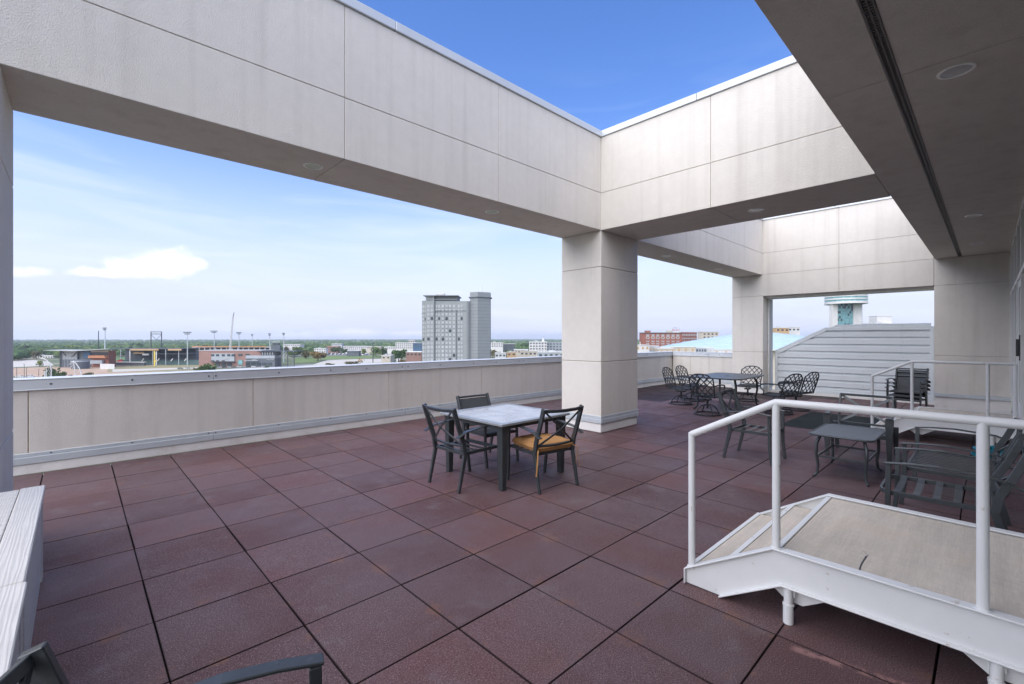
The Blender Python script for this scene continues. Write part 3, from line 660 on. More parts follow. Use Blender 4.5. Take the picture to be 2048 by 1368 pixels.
# lounge seats in front of the glass wall
xchair(w=.64, d=.66, sz=.36, az=.60, bz=.80, nsl=5, mat='greymetal', arm=.05, front_round=True, tiltx=.17, label='grey lounge chair with five bare seat straps, nearest the white steps along the glass wall', loc=(5.14, .255, 0), rz=R(91), name='lounge_chair', group='bare lounge seats')
xchair(w=1.06, d=.66, sz=.36, az=.60, bz=.80, mat='greymetal', arm=.05, long_slats=13, tiltx=.17, label='wide grey loveseat frame with many lengthwise slats along the glass wall', loc=(6.36, .245, 0), rz=R(90), name='loveseat', group='bare lounge seats')
# lounge chair with broad panel legs
ld = thing('lounge_chair', 'low lounge chair with broad tapered panel legs behind the small cast table', 'chair', (7.82, 1.225, 0), R(180), 'bare lounge seats')
for s in (-1, 1):
    y = s*.335
    MB().bar((.285, y, 0), (.285, y, .57), .046, .030, up=(1,0,0), w2=.092, h2=.034).build('leg', MT['charcoal'], ld, bevel=.003)
    MB().bar((-.33, y, 0), (-.25, y, .40), .042, .030, up=(1,0,0), w2=.070, h2=.034).build('leg', MT['charcoal'], ld, bevel=.003)
    MB().strip([(.335, y, .578), (0, y, .588), (-.33, y, .560)], .062, .016, side=(0,1,0)).build('armrest', MT['charcoal'], ld, bevel=.003)
    MB().strip([(-.23, s*.30, .32), (-.27, s*.30, .50), (-.36, s*.30, .80)], .022, .042, side=(0,1,0)).build('back_post', MT['charcoal'], ld, bevel=.003)
MB().bar((-.36, -.311, .79), (-.36, .311, .79), .03, .030).build('top_rail', MT['charcoal'], ld, bevel=.003)
MB().bar((-.25, -.30, .40), (-.25, .30, .40), .022, .026).build('lower_rail', MT['charcoal'], ld, bevel=.003)
MB().strip([(-.255, -.29, .41), (-.32, 0, .59), (-.362, .29, .775)], .012, .034, side=(.95,0,.3)).build('cross_brace', MT['charcoal'], ld)
MB().strip([(-.265, .29, .41), (-.33, 0, .59), (-.372, -.29, .775)], .010, .034, side=(.95,0,.3)).build('cross_brace', MT['charcoal'], ld)
sf = MB()
for s in (-1, 1): sf.bar((-.26, s*.30, .325), (.26, s*.30, .325), .03, .05)
sf.bar((.26, -.30, .325), (.26, .30, .325), .03, .055); sf.bar((-.25, -.285, .325), (-.25, .285, .325), .03, .05); ldf = sf.build('seat_frame', MT['charcoal'], ld, bevel=.003)
for k_ in range(8): MB().box(-.21+.058*k_, -.21+.058*k_+.036, -.28, .28, .338, .346).build('seat_slat', MT['charcoal'], ldf)

# cast-metal side table
def cabriole(x, y, z1, sgx, sgy, r=.016):
    q = [(x*.84, y*.84, z1), (x*.97, y*.97, z1*.80), (x*.98, y*.98, z1*.55), (x*.92, y*.92, z1*.28), (x*.955, y*.955, z1*.09), (x*1.03, y*1.03, .018), (x*1.07, y*1.07, .014)]
    return MB().tube(q, [r*1.1, r*1.25, r*1.05, r*.95, r*.9, r*1.0, r*.7], 8)
def cast_top(name, hx, hy, z, th, parent, n=8):
    """bowed rectangular slab with rounded corners, rolled rim and woven cast pattern"""
    pts = []; rc = min(hx, hy)*.22
    for (cx_, cy_, a0) in ((hx-rc, hy-rc, 0), (-hx+rc, hy-rc, 90), (-hx+rc, -hy+rc, 180), (hx-rc, -hy+rc, 270)):
        for k_ in range(7): a = R(a0+15*k_); pts.append((cx_+rc*math.cos(a), cy_+rc*math.sin(a)))
    def bow(p): x, y = p; return (x*(1+.07*(1-(y/hy)**2)), y*(1+.05*(1-(x/hx)**2)))
    pts = [bow(p) for p in pts]
    MB().prism([(x, y, z-th) for x, y in pts], (0, 0, th)).build(name, MT['casttop'], parent, bevel=.004)
    MB().tube([(x, y, z-.004) for x, y in pts], .011, 8, closed=True).build('rim', MT['greymetal'], parent, smooth=True)
ct = thing('side_table', 'small cast metal side table with woven top and curved legs', 'table', (6.63, 1.165, 0))
cast_top('table_top', .45, .30, .505, .016, ct)
for sx in (-1, 1):
    for sy in (-1, 1): cabriole(.40*sx, .24*sy, .492, sx, sy).build('leg', MT['charcoal'], ct, smooth=True)
st_ = MB()
for s in (-1, 1): st_.bar((-.375, s*.225, .245), (.375, s*.225, .245), .016, .024); st_.bar((s*.375, -.225, .245), (s*.375, .225, .245), .016, .024)
st_.build('stretcher', MT['charcoal'], ct, bevel=.002)

# dining table and lattice swivel chairs
dt = thing('dining_table', 'long cast metal dining table with an umbrella hole, ringed by lattice chairs', 'table', (10.95, 4.22, 0), R(1))
cast_top('table_top', .84, .55, .735, .02, dt)
for sx in (-1, 1):
    for sy in (-1, 1): cabriole(.70*sx, .44*sy, .72, sx, sy, .021).build('leg', MT['cast'], dt, smooth=True)
MB().lathe([(.022, .7355), (.03, .740), (.045, .739), (.048, .735)], n=16).build('umbrella_ring', MT['cast'], dt, smooth=True)
MB().cyl((0,0,.732), (0,0,.7362), .024, .024, 14).build('umbrella_hole', MT['dark'], dt)
stx = MB(); stx.tube([(-.6,-.36,.28), (0,0,.34), (.6,.36,.28)], .014, 8); stx.tube([(-.6,.36,.28), (0,0,.336), (.6,-.36,.28)], .014, 8); stx.build('stretcher', MT['cast'], dt, smooth=True)
def swivel(label, loc, rz):
    t = thing('swivel_chair', label, 'chair', loc, rz, 'lattice-back swivel chairs'); c = MT['cast']
    MB().tube([(.27*math.cos(2*math.pi*k_/28), .255*math.sin(2*math.pi*k_/28), .017) for k_ in range(28)], .015, 8, closed=True).build('base_ring', c, t, smooth=True)
    for k_ in range(4):
        a = R(45+90*k_); ca, sa = math.cos(a), math.sin(a)
        MB().tube([(.262*ca, .25*sa, .02), (.20*ca, .195*sa, .12), (.13*ca, .13*sa, .185), (.06*ca, .06*sa, .205), (.02*ca, .02*sa, .2)], .012, 8).build('leg', c, t, smooth=True)
    hb_ = MB().cyl((0,0,.13), (0,0,.30), .024, .022, 12); hb_.box(-.09, .09, -.06, .06, .30, .325)
    hb_.tube([(-.12, 0, .315), (-.14, 0, .345), (-.12, 0, .375)], .012, 6); hb_.tube([(.10, 0, .315), (.13, 0, .345), (.11, 0, .375)], .012, 6)
    hb_.build('swivel_post', c, t, smooth=True)
    sf = MB(); sf.tube([(-.24,-.23,.395), (.0,-.25,.385), (.23,-.235,.39), (.265,-.15,.393), (.27,0,.394), (.265,.15,.393), (.23,.235,.39), (0,.25,.385), (-.24,.23,.395)], .013, 8, closed=True); sfo = sf.build('seat_frame', c, t, smooth=True)
    for k_ in range(6): x = -.185 + .078*k_; MB().box(x-.022, x+.022, -.24, .24, .388, .396).build('seat_slat', c, sfo)
    for s in (-1, 1):
        MB().tube([(-.285, s*.235, .63), (-.12, s*.275, .645), (.10, s*.28, .635), (.20, s*.275, .615), (.235, s*.27, .575), (.205, s*.268, .52), (.14, s*.262, .47), (.16, s*.255, .42), (.20, s*.245, .395)], [.012,.014,.016,.016,.014,.012,.012,.012,.012], 8).build('arm', c, t, smooth=True)
    # back in its own plane: u across, v up
    out_ = [(-.235, .02), (-.245, .25), (-.240, .375), (-.195, .395), (-.165, .435), (-.09, .463), (0, .470), (.09, .463), (.165, .435), (.195, .395), (.240, .375), (.245, .25), (.235, .02), (.12, -.005), (0, -.012), (-.12, -.005)]
    def P3(u, v): return (-.245 - .30*v - .03*math.cos(u*6), u, .43 + v*.95)
    bf = MB().tube([P3(u, v) for u, v in out_], .0135, 8, closed=True)
    for s in (-1, 1): bf.tube([P3(s*.235, .03), (-.245, s*.235, .40), (-.23, s*.228, .385)], .0125, 8)
    bfo = bf.build('back_frame', c, t, smooth=True)
    def inside(u, v):
        ok = False; n = len(out_)
        for i in range(n):
            (x1, y1), (x2, y2) = out_[i], out_[(i+1) % n]
            if (y1 > v) != (y2 > v) and u < (x2-x1)*(v-y1)/(y2-y1)+x1: ok = not ok
        return ok
    for s in (-1, 1):
        for k_ in range(-6, 7):
            c0 = .1175*k_*1.0; run = []
            for q in range(61):
                v = -.02 + .5*q/60; u = c0 + s*(v-.23)*.86
                if inside(u, v): run.append((u, v))
            if len(run) > 6:
                a, b = run[0], run[-1]
                MB().strip([P3(*a), P3((a[0]+b[0])/2, (a[1]+b[1])/2), P3(*b)], .008, .017, side=(.95,0,.31)).build('lattice_bar', c, bfo)
    return t
sw = swivel('lattice-back swivel chair at the end of the dining table towards the square column', (9.66, 4.13, 0), R(3))
for loc, a, l in (((10.72, 5.23, 0), -90, 'lattice-back swivel chair on the parapet side of the dining table, towards the square column'), ((11.55, 5.30, 0), -97, 'lattice-back swivel chair on the parapet side of the dining table, towards the corner parapet'),
                  ((12.48, 4.30, 0), 184, 'lattice-back swivel chair in front of the corner column at the far table end'), ((10.90, 3.13, 0), 66, 'lattice-back swivel chair on the screen side, partly on the dark mat'), ((11.72, 3.02, 0), 72, 'lattice-back swivel chair on the screen side of the dining table, towards the ribbed metal screen')):
    copy_tree(sw, loc, R(a), l)
# stack of mesh sling chairs by the screen
for k_ in range(3):
    x_ = xchair(w=.50, d=.50, sz=.38, az=.60, bz=.84, back='sling', seat='sling', mat='charcoal', arm=.05, rear=.05, tiltx=.12, label=('lowest', 'middle', 'top')[k_] + ' black mesh sling chair in the stack in front of the metal screen', loc=(12.30+.035*k_, 1.17, .075*k_), rz=R(172), name='stacking_chair', group='stacked sling chairs')
# mat
rg = MB().box(9.42, 11.62, 1.42, 2.70, .0015, .010).build('floor_mat', MT['rug'], None, off=(10.5, 2.05, 0), loc=(10.5, 2.05, 0), bevel=.003)
tag(rg, 'dark ribbed floor mat between the dining table and the far steps', 'mat')
# crumpled teal plastic
tl = MB(); rr = random.Random(5); nu, nv = 26, 12; vs = []
for i in range(nv+1):
    for j in range(nu):
        a = 2*math.pi*j/nu; b = math.pi*.5*i/nv; r_ = (1 + .24*math.sin(3*a+5*b) + .17*math.sin(7*a-4*b+1) + rr.uniform(-.05, .05))
        vs.append((.24*r_*math.cos(a)*math.cos(b), .16*r_*math.sin(a)*math.cos(b), max(.0, .12*math.sin(b)*r_)))
tl.add(vs, [(i*nu+j, i*nu+(j+1) % nu, (i+1)*nu+(j+1) % nu, (i+1)*nu+j) for i in range(nv) for j in range(nu)])
tag(tl.build('plastic_bag', MT['teal'], None, loc=(8.95, 0.0, 0.004), smooth=True), 'crumpled teal plastic bag on the floor behind the loveseat', 'bag')

# white plank tables
def plank_table(label, y0, y1, x1, wd, z=.60):
    o = (x1-wd/2, (y0+y1)/2, 0); t = thing('plank_table', label, 'table', o, 0, 'white plank tables'); b = .118; p = MT['plank']; g = .0035
    x0 = x1-wd
    MB().box(x1-b, x1, y0, y1, z-.035, z).build('border_board', p, t, off=o, bevel=.005)
    MB().box(x0, x0+b, y0, y1, z-.035, z).build('border_board', p, t, off=o, bevel=.005)
    MB().box(x0+b+g, x1-b-g, y0, y0+b, z-.035, z-.001).build('border_board', p, t, off=o, bevel=.005)
    MB().box(x0+b+g, x1-b-g, y1-b, y1, z-.035, z-.001).build('border_board', p, t, off=o, bevel=.005) if False else None
    n = int((y1-y0-b-g)/.088); w_ = (y1-y0-b-g)/n
    for k_ in range(n): MB().box(x0+b+g, x1-b-g, y0+b+g+w_*k_, y0+b+g+w_*(k_+1)-.011, z-.034, z-.003).build('slat', p, t, off=o, bevel=.003)
    MB().box(x1-.034, x1-.012, y0+.05, y1-.05, .045, z-.037).build('apron', p, t, off=o, bevel=.003)
    MB().box(x0+.012, x0+.034, y0+.05, y1-.05, z-.15, z-.037).build('apron', p, t, off=o, bevel=.003)
    for x in (x1-.0775, x0+.015):
        for y in (y0+.10, y1-.19):
            MB().box(x+(.0 if x > x0+.1 else .02), x+.07, y, y+.09, 0, z-.037).build('leg', p, t, off=o, bevel=.004)
    return t
plank_table('white plank table standing against the edge column', 2.792, 4.52, -.158, .80)
plank_table('white plank table beside the foreground cross-back chair', 1.06, 2.784, -.150, .80)
# ================================================================== THE CITY BELOW
BR = YAW - R(90)                                    # far facades are seen square on: local x to the right, local y away
def GP(px, py): return onZ(px, py, GZ)
def far(px, d): v = FW*d + RT*((px-CX)*d/FPX); return Vector((v.x, v.y, GZ))
class Far:
    """thing at depth d whose parts are laid out in metres: u right of its centre, w away, z up from the street"""
    def __init__(s, name, label, cat, px, d, group=None, rz=0.0):
        s.px, s.d = px, d; s.s = d/FPX; s.t = thing(name, label, cat, far(px, d), BR + rz, group)
    def u(s, px): return (px-s.px)*s.s
    def z(s, py): return (CY-py)*s.s + CAMH - GZ
def fmat(name, base, rough=.8, var=.1, vs=.2, metal=0):
    m = Mat(name, base, rough, metal); m.vary(vs, var, 4); return m.m
FM = dict(brick=fmat('far_brick', (.26,.155,.125)), dkbrick=fmat('dark_brick', (.27,.105,.075)), grey=fmat('grey_panel', (.33,.36,.375)), tower=fmat('tower_concrete', (.265,.28,.275), .85, .05), towerdk=fmat('tower_panel', (.225,.24,.245), .85, .05),
    dark=fmat('dark_steel', (.045,.055,.065), .6), charc=fmat('charcoal_panel', (.10,.115,.13), .7), white=fmat('white_wall', (.58,.57,.545)), cream=fmat('cream_wall', (.48,.43,.35)), pane=Mat('far_pane', (.05,.065,.075), .15).m, wpane=fmat('curtained_pane', (.355,.372,.375), .4, .12, 1.0),
    roofw=fmat('white_roof', (.60,.60,.58)), roofg=fmat('grey_roof', (.40,.42,.43)), orange=fmat('orange_awning', (.50,.22,.11)), seats=fmat('seat_green', (.075,.125,.115)), steel=fmat('galvanised_steel', (.42,.46,.47), .5), yellow=fmat('yellow_paint', (.75,.58,.10)),
    blue=fmat('blue_panel', (.06,.12,.20)), teal=fmat('teal_glass', (.17,.34,.35), .25, .3, .35), tan=fmat('tan_louver', (.45,.30,.16)), dome=fmat('pale_blue_roof', (.36,.50,.58), .45, .05), red=fmat('red_sign', (.45,.04,.05)), dirt=fmat('bare_dirt', (.36,.26,.185), .95, .2, .08), conc=fmat('pale_concrete', (.42,.40,.36), .9, .1, .1), asph=fmat('asphalt', (.19,.19,.19), .9, .15, .1), lawn=fmat('lawn', (.11,.165,.045), .95, .2, .05), field=fmat('ball_field', (.07,.15,.04), .95, .1, .05), scrub=fmat('dry_scrub', (.22,.20,.105), .95, .25, .15))
# ground sheet to the horizon
m = Mat('city_ground', (.17,.165,.11), .95); nzg = m.noise(.012, 6, .6)
m.tint(m.ramp(nzg, .38, .52), (.075,.105,.045)); m.tint(m.ramp(m.noise(.03, 5, .6), .60, .66), (.33,.31,.27), .7); m.vary(.2, .15)
g_ = MB().add([(-9000,-9000,GZ-.02), (9000,-9000,GZ-.02), (9000,9000,GZ-.02), (-9000,9000,GZ-.02)], [(0,1,2,3)]).build('ground', m.m); tag(g_, kind='structure')
def sheet(name, pix, mat, lift):
    o = MB().add([(p.x, p.y, GZ+lift) for p in (GP(*q) for q in pix)], [tuple(range(len(pix)))]).build(name, FM[mat]); return tag(o, kind='structure')
sheet('parking_lot', [(20,775), (700,745), (620,728), (380,742), (120,752), (20,760)], 'asph', .02)
sheet('dirt_lot', [(20,752), (160,756), (330,748), (330,730), (120,733), (60,735), (20,737)], 'dirt', .03)
sheet('plaza', [(20,735), (108,731), (98,723), (62,719.5), (20,722)], 'conc', .035)
sheet('construction_ground', [(215,745), (400,742), (400,729), (215,733)], 'scrub', .045)
sheet('path', [(225,744), (400,737), (400,734.5), (225,739)], 'conc', .05)
sheet('road', [(395,746), (640,733), (860,724), (860,722), (640,729), (395,741)], 'conc', .055)
sheet('lawn', [(645,719.5), (755,715.5), (765,711.5), (640,712.5)], 'lawn', .05)
sheet('lawn_bank', [(590,726), (640,723), (640,714), (590,716)], 'lawn', .04)
sheet('dirt_path', [(620,731), (800,723), (800,716.5), (655,720)], 'conc', .045)
sheet('car_park', [(655,711), (740,710), (740,704.5), (655,705)], 'asph', .06)
sheet('ball_field', [(195,729), (395,727), (395,715), (195,715)], 'field', .06)

def wgrid(F_, us, zs, w, h, y=-.06, mat='pane', th=.12, name='window', skip=None, rnd_=None):
    me = {}
    for i, u in enumerate(us):
        for j, z in enumerate(zs):
            if skip and skip(i, j): continue
            mm = mat if not rnd_ else rnd_(i, j)
            if mm not in me: me[mm] = MB().box(-w/2, w/2, -th/2, th/2, -h/2, h/2).mesh(name, FM[mm])
            inst(name, me[mm], F_.t, (u, y, z))

# ---- grey hotel tower
H = Far('hotel_tower', 'tall grey hotel tower with a rounded stair shaft and rows of pale windows', 'building', 905, 330)
u, z = H.u, H.z
MB().box(u(843), u(856), 2, 22, 0, z(601)).build('wing', FM['towerdk'], H.t)
MB().box(u(843.5), u(852), 1.0, 2, 0, z(601.5)).build('wall', FM['tower'], H.t)
MB().box(u(852), u(868.8), -1.2, 18, 0, z(592.5)).build('wall', FM['tower'], H.t)
MB().box(u(847.5), u(917), -2.6, 20, z(592.3), z(590.8)).build('roof_slab', FM['towerdk'], H.t)
MB().box(u(868.9), u(914.5), 1.2, 17, 0, z(592.6)).build('wall', FM['towerdk'], H.t)
MB().box(u(869), u(914), -.5, .8, z(600.4), z(599)).build('cornice', FM['towerdk'], H.t)
fr = MB(); pts = [(u(869.2), 1.0), (u(869.2), -.2), (u(926), -.8)]
for k_ in range(7): a = R(-90+15*k_); pts.append((u(932)+ (u(941)-u(932))*math.cos(a), 4.2+5.0*math.sin(a)))
pts += [(u(941), 16), (u(880), 16)]
fr.prism([(x, y, 0) for x, y in pts], (0, 0, z(602.3))); fr.build('wing', FM['tower'], H.t)
bd = MB(); bd.box(u(869), u(932), -1.25, -.2, z(621.6), z(620.6)); bd.box(u(842), u(852), .6, 1.3, z(627.5), z(626.5)); bd.build('string_course', FM['towerdk'], H.t)
MB().box(u(912.6), u(913.5), -1.15, -.6, 0, z(622)).build('downpipe_joint', FM['charc'], H.t)
MB().box(u(868.9), u(869.9), -1.15, -.3, 0, z(601)).build('downpipe_joint', FM['charc'], H.t)
cs = MB(); r_ = (u(980)-u(939.5))/2; cxx = (u(980)+u(939.5))/2
poly = [(cxx + r_*math.cos(R(22.5*k_+11)), 6 + r_*.9*math.sin(R(22.5*k_+11)), 0) for k_ in range(16)]
poly = [(cxx + a*r_, 6 + b*r_, 0) for a, b in ((-1,-.55), (-.2,-1), (1,-.35), (1,.9), (-1,.9))]
cs.prism(poly, (0, 0, z(584))); cs.build('stair_shaft', FM['towerdk'], H.t)
cs = MB(); cs.prism([(cxx+(x-cxx)*1.13, 6+(y-6)*1.13, z(595)) for x, y, _ in poly], (0, 0, .5)); cs.build('canopy_ring', FM['charc'], H.t)
for k_ in range(19):
    zz = z(602 + k_*6.6); MB().prism([(cxx+(x-cxx)*1.006, 6+(y-6)*1.006, zz) for x, y, _ in poly], (0, 0, .16)).build('joint_band', FM['charc'], H.t)
MB().box(u(869.5), u(887), 4, 9, z(590.8)+.9, z(585.5)).build('roof_unit', FM['white'], H.t)
MB().box(u(873), u(884), 5, 8, z(590.8), z(590.8)+.9).build('unit_base', FM['steel'], H.t)
mast = MB().cyl((u(964), 6, z(584)), (u(964), 6, z(570)), .22, .10, 6); mast.cyl((u(973), 6, z(584)), (u(973), 6, z(579.5)), .2, .12, 6); mast.build('antenna', FM['steel'], H.t)
def pk(i, j): rr = random.Random(i*31+j*7); x = rr.random(); return 'wpane' if x < (.80 if j < 10 else .30) else ('roofg' if x < .955 else 'pane')
fl_ = [H.z(612.5 + 8.17*k_) for k_ in range(14)]
wgrid(H, [H.u(846.5), H.u(850.8)], [q - .4 for q in fl_], 1.2, 1.9, .9, th=.25, rnd_=pk)
wgrid(H, [H.u(857.6), H.u(864.4)], fl_[0:], 1.7, 2.0, -1.3, th=.25, rnd_=pk)
wgrid(H, [H.u(873.4), H.u(878.3)], fl_, 1.2, 1.95, -.38, th=.3, rnd_=pk)
wgrid(H, [H.u(886), H.u(893.5), H.u(900.5), H.u(908.3)], fl_, 1.7, 1.95, -.62, th=.45, rnd_=pk)
wgrid(H, [H.u(918), H.u(923.6)], fl_, 1.3, 1.95, -.82, th=.35, rnd_=pk)
def far_text(F_, txt, px, py, hgt, mat, y, name='sign_lettering'):
    cu_ = bpy.data.curves.new(name, 'FONT'); cu_.body = txt; cu_.size = hgt; cu_.extrude = .06; cu_.align_x = 'CENTER'
    tmp = bpy.data.objects.new(name, cu_); col.objects.link(tmp); dg = bpy.context.evaluated_depsgraph_get()
    me = bpy.data.meshes.new_from_object(tmp.evaluated_get(dg)); bpy.data.objects.remove(tmp)
    me.materials.clear(); me.materials.append(FM[mat]); o = bpy.data.objects.new(name, me); col.objects.link(o); o.parent = F_.t
    o.location = (F_.u(px), y, F_.z(py)); o.rotation_euler = (R(90), 0, 0); return o
far_text(H, 'HYATT', 860.4, 597.5, 1.5, 'charc', -1.35); far_text(H, 'REGENCY', 860.4, 601.3, 1.05, 'charc', -1.35)

# ---- brick office block by the ballpark
B = Far('brick_office', 'three storey brick and grey panel office block beside the ballpark', 'building', 470, 440)
u, z = B.u, B.z
MB().box(u(396), u(521), 1.2, 26, 0, z(701.5)).build('wall', FM['brick'], B.t)
MB().box(u(395.5), u(521.5), 1.0, 26.3, z(701.4), z(700.6)).build('roof_edge', FM['roofg'], B.t)
MB().box(u(422), u(468), .5, 1.1, z(722.5), z(707)).build('grey_panel', FM['grey'], B.t)
MB().box(u(491), u(549), .2, 12, z(717), z(711)).build('grey_panel', FM['grey'], B.t)
MB().box(u(491), u(549), .6, 12, 0, z(717.1)).build('lower_wall', FM['charc'], B.t)
MB().box(u(521.2), u(549), 1.5, 12, z(711), z(703)).build('upper_glazing', FM['dark'], B.t)
MB().box(u(516), u(595), -1.5, 14, z(703), z(701.6)).build('flat_roof', FM['dark'], B.t)
MB().box(u(422), u(470), -1.5, .8, z(724.2), z(723.2)).build('awning', FM['dark'], B.t)
MB().box(u(490), u(517), -1.5, .8, z(722.0), z(721.2)).build('awning', FM['steel'], B.t)
wgrid(B, [B.u(q) for q in (425, 434.5, 446, 457, 465.5)], [B.z(710.5)], 3.0, 2.0, .42)
wgrid(B, [B.u(479.5), B.u(494)], [B.z(710)], 4.0, 1.8, .95 if False else 1.05, th=.4)
wgrid(B, [B.u(425), B.u(434.5), B.u(446)], [B.z(721.4)], 2.8, .9, .42)
wgrid(B, [B.u(434), B.u(446), B.u(458)], [B.z(729)], 4.2, 3.2, .95, th=.6)
wgrid(B, [B.u(479.5)], [B.z(725)], 4.2, 4.6, .95, mat='teal', th=.6)
wgrid(B, [B.u(495), B.u(506), B.u(517), B.u(528), B.u(539)], [B.z(728)], 4.0, 2.6, .45, th=.4)
wgrid(B, [B.u(523.5+5*k_) for k_ in range(5)], [B.z(707)], 1.1, 2.6, 1.4, mat='wpane', th=.3)
me_ = MB().box(-.28, .28, -.28, .28, 0, B.z(703)).mesh('column', FM['dark'])
for q in (552, 562, 575, 588): inst('column', me_, B.t, (B.u(q), .4, 0))
for q in range(6): MB().bar((B.u(549+7*q), 6, B.z(712)), (B.u(556+7*q), 6, B.z(704)), .3, .3).build('truss_bar', FM['dark'], B.t)
MB().box(u(549), u(591), 6, 12, z(712.5), z(711.5)).build('floor_slab', FM['steel'], B.t)
far_text(B, 'ATI', 451, 718, 2.6, 'white', .4); far_text(B, 'TICKETS', 510, 720.5, 1.2, 'white', -1.6); far_text(B, 'TEAM STORE', 540, 719.8, 1.2, 'white', .1)
SB = Far('scoreboard', 'dark scoreboard block with white lettering on top behind the brick office', 'scoreboard', 551, 490); u, z = SB.u, SB.z
MB().box(u(542), u(560), 0, 3, z(701.2), z(690.5)).build('screen_back', FM['charc'], SB.t); MB().box(u(545), u(558), .5, 2.5, z(690.4), z(686)).build('upper_frame', FM['dark'], SB.t)
MB().box(u(543), u(545), .5, 2.5, 0, z(701)).build('leg', FM['dark'], SB.t); MB().box(u(557), u(559), .5, 2.5, 0, z(701)).build('leg', FM['dark'], SB.t)
far_text(SB, 'WICHITA', 551, 685, 2.3, 'white', .3)

# ---- ballpark stand
S = Far('ballpark_stand', 'dark roofed ballpark grandstand with green seating and an orange awning', 'stadium', 240, 470)
u, z = S.u, S.z
MB().box(u(215), u(366), 0, 24, z(698.5), z(697)).build('roof', FM['dark'], S.t)
for a, b in ((262, 318), (337, 364)): MB().box(u(a), u(b), -1, -.1, z(701), z(697.6)).build('fascia', FM['tan'], S.t)
MB().box(u(217), u(366), 20, 24, z(735), z(698.6)).build('back_wall', FM['charc'], S.t)
MB().box(u(240), u(366), 6, 20, z(709), z(707)).build('upper_deck', FM['charc'], S.t)
for k_ in range(6): MB().box(u(222), u(394), 2.2*k_, 2.2*k_+2.2, 0, z(731)+k_*1.05+(0)).build('seating_tier', FM['seats'], S.t)
for q in (222, 240, 258, 304, 330, 356): MB().box(u(q), u(q)+.5, .5, 1.0, 0, z(698.6)).build('column', FM['steel'], S.t)
for q in (271.5, 323.5): MB().box(u(q), u(q)+1.0, -8, -7.5, 0, z(702.5)).build('netting_pole', FM['white'], S.t)
for q in (283, 314, 341, 368): MB().prism([(u(q), -.1, z(722)), (u(q)+1, -.1, z(722)), (u(q)+3, -.1, z(717)), (u(q)+2, -.1, z(717))], (0, -.2, 0)).build('stair', FM['white'], S.t)
MB().box(u(237), u(304), -10, -7, z(724.4), z(722.6)).build('dugout_roof', FM['white'], S.t); MB().box(u(238), u(303), -9.5, -7.2, 0, z(724.5)).build('dugout', FM['charc'], S.t)
MB().prism([(u(244), -6, z(722.6)), (u(256), -6, z(722.6)), (u(255), -6, z(718)), (u(248), -6, z(719))], (0, -1, 0)).build('red_cover', FM['red'], S.t)
MB().box(u(260), u(281), 4, 5.5, z(708), z(704.8)).build('balcony', FM['tan'], S.t); MB().box(u(280), u(292), 3, 4.5, z(710.8), z(707.5)).build('balcony', FM['white'], S.t)
E_ = Far('ballpark_entrance', 'steel and glass ballpark entrance hall under a thin pale roof', 'stadium', 160, 430); u, z = E_.u, E_.z
rf = MB(); rf.prism([(u(90), -2, z(700.6)), (u(150), -2, z(702.2)), (u(222), -2, z(698.2)), (u(222), -2, z(697.2)), (u(150), -2, z(700.6)), (u(90), -2, z(700.0))], (0, 22, 0)); rf.build('roof', FM['roofg'], E_.t)
MB().box(u(108), u(146), 6, 12, 0, z(702)).build('glass_hall', FM['grey'], E_.t)
MB().box(u(108.5), u(145.5), 5.6, 5.98, 0, z(719.5)).build('lower_glazing', FM['charc'], E_.t)
for q in (110, 145): MB().box(u(q)-.5, u(q)+.6, 4.8, 5.6, 0, z(702)).build('column', FM['dark'], E_.t)
for a, b in (((113, 703), (121, 712)), ((143, 705), (133, 714))): MB().bar((u(a[0]), 5.2, z(a[1])), (u(b[0]), 5.2, z(b[1])), .5, .5).build('brace', FM['dark'], E_.t)
for k_ in range(6): MB().box(u(112+6*k_), u(112+6*k_)+.15, 5.4, 5.58, 0, z(702.5)).build('glazing_bar', FM['steel'], E_.t)
MB().box(u(146), u(172), 6, 14, z(735), z(703)).build('dark_bay', FM['charc'], E_.t); MB().box(u(156), u(171), 5, 5.9, z(717), z(703.5)).build('blue_bay', FM['blue'], E_.t)
MB().box(u(172), u(206), 6, 14, z(735), z(702)).build('club_wall', FM['dkbrick'], E_.t)
MB().prism([(u(170), 5.9, z(704.6)), (u(206), 5.9, z(704.6)), (u(206), 5.9, z(701)), (u(172), 5.9, z(701))], (0, -.4, 0)).build('upper_band', FM['cream'], E_.t)
MB().box(u(173), u(205), 5.6, 5.95, z(710.4), z(705)).build('glazing', FM['pane'], E_.t)
MB().prism([(u(170), 5.5, z(716.4)), (u(206), 5.5, z(716.4)), (u(203), 5.5, z(711)), (u(172), 5.5, z(711.2))], (0, -3, 0)).build('awning', FM['orange'], E_.t)
MB().box(u(174), u(198), 3, 5.5, z(728), z(721)).build('gate_wall', FM['grey'], E_.t)
TK = Far('water_tank', 'grey cylindrical tank in front of the ballpark entrance hall', 'tank', 161, 415); u, z = TK.u, TK.z
MB().lathe([(0.01, z(719)), (5.6, z(720.2)), (6.2, z(721.4)), (6.2, 0)], n=24).build('shell', FM['charc'], TK.t, smooth=True); MB().lathe([(6.22, z(721.8)), (6.35, z(722.2)), (6.35, z(722.9)), (6.22, z(723.3))], n=24).build('hoop', FM['steel'], TK.t)
WL = Far('site_hoarding', 'pale panel hoarding at the edge of the ballpark building site', 'hoarding', 212, 410); u, z = WL.u, WL.z
for k_ in range(6): MB().box(u(200+4.8*k_)+.05, u(204.8+4.8*k_)-.05, 0, .3, 0, z(727.5+.1*k_)).build('panel', FM['roofw'], WL.t)
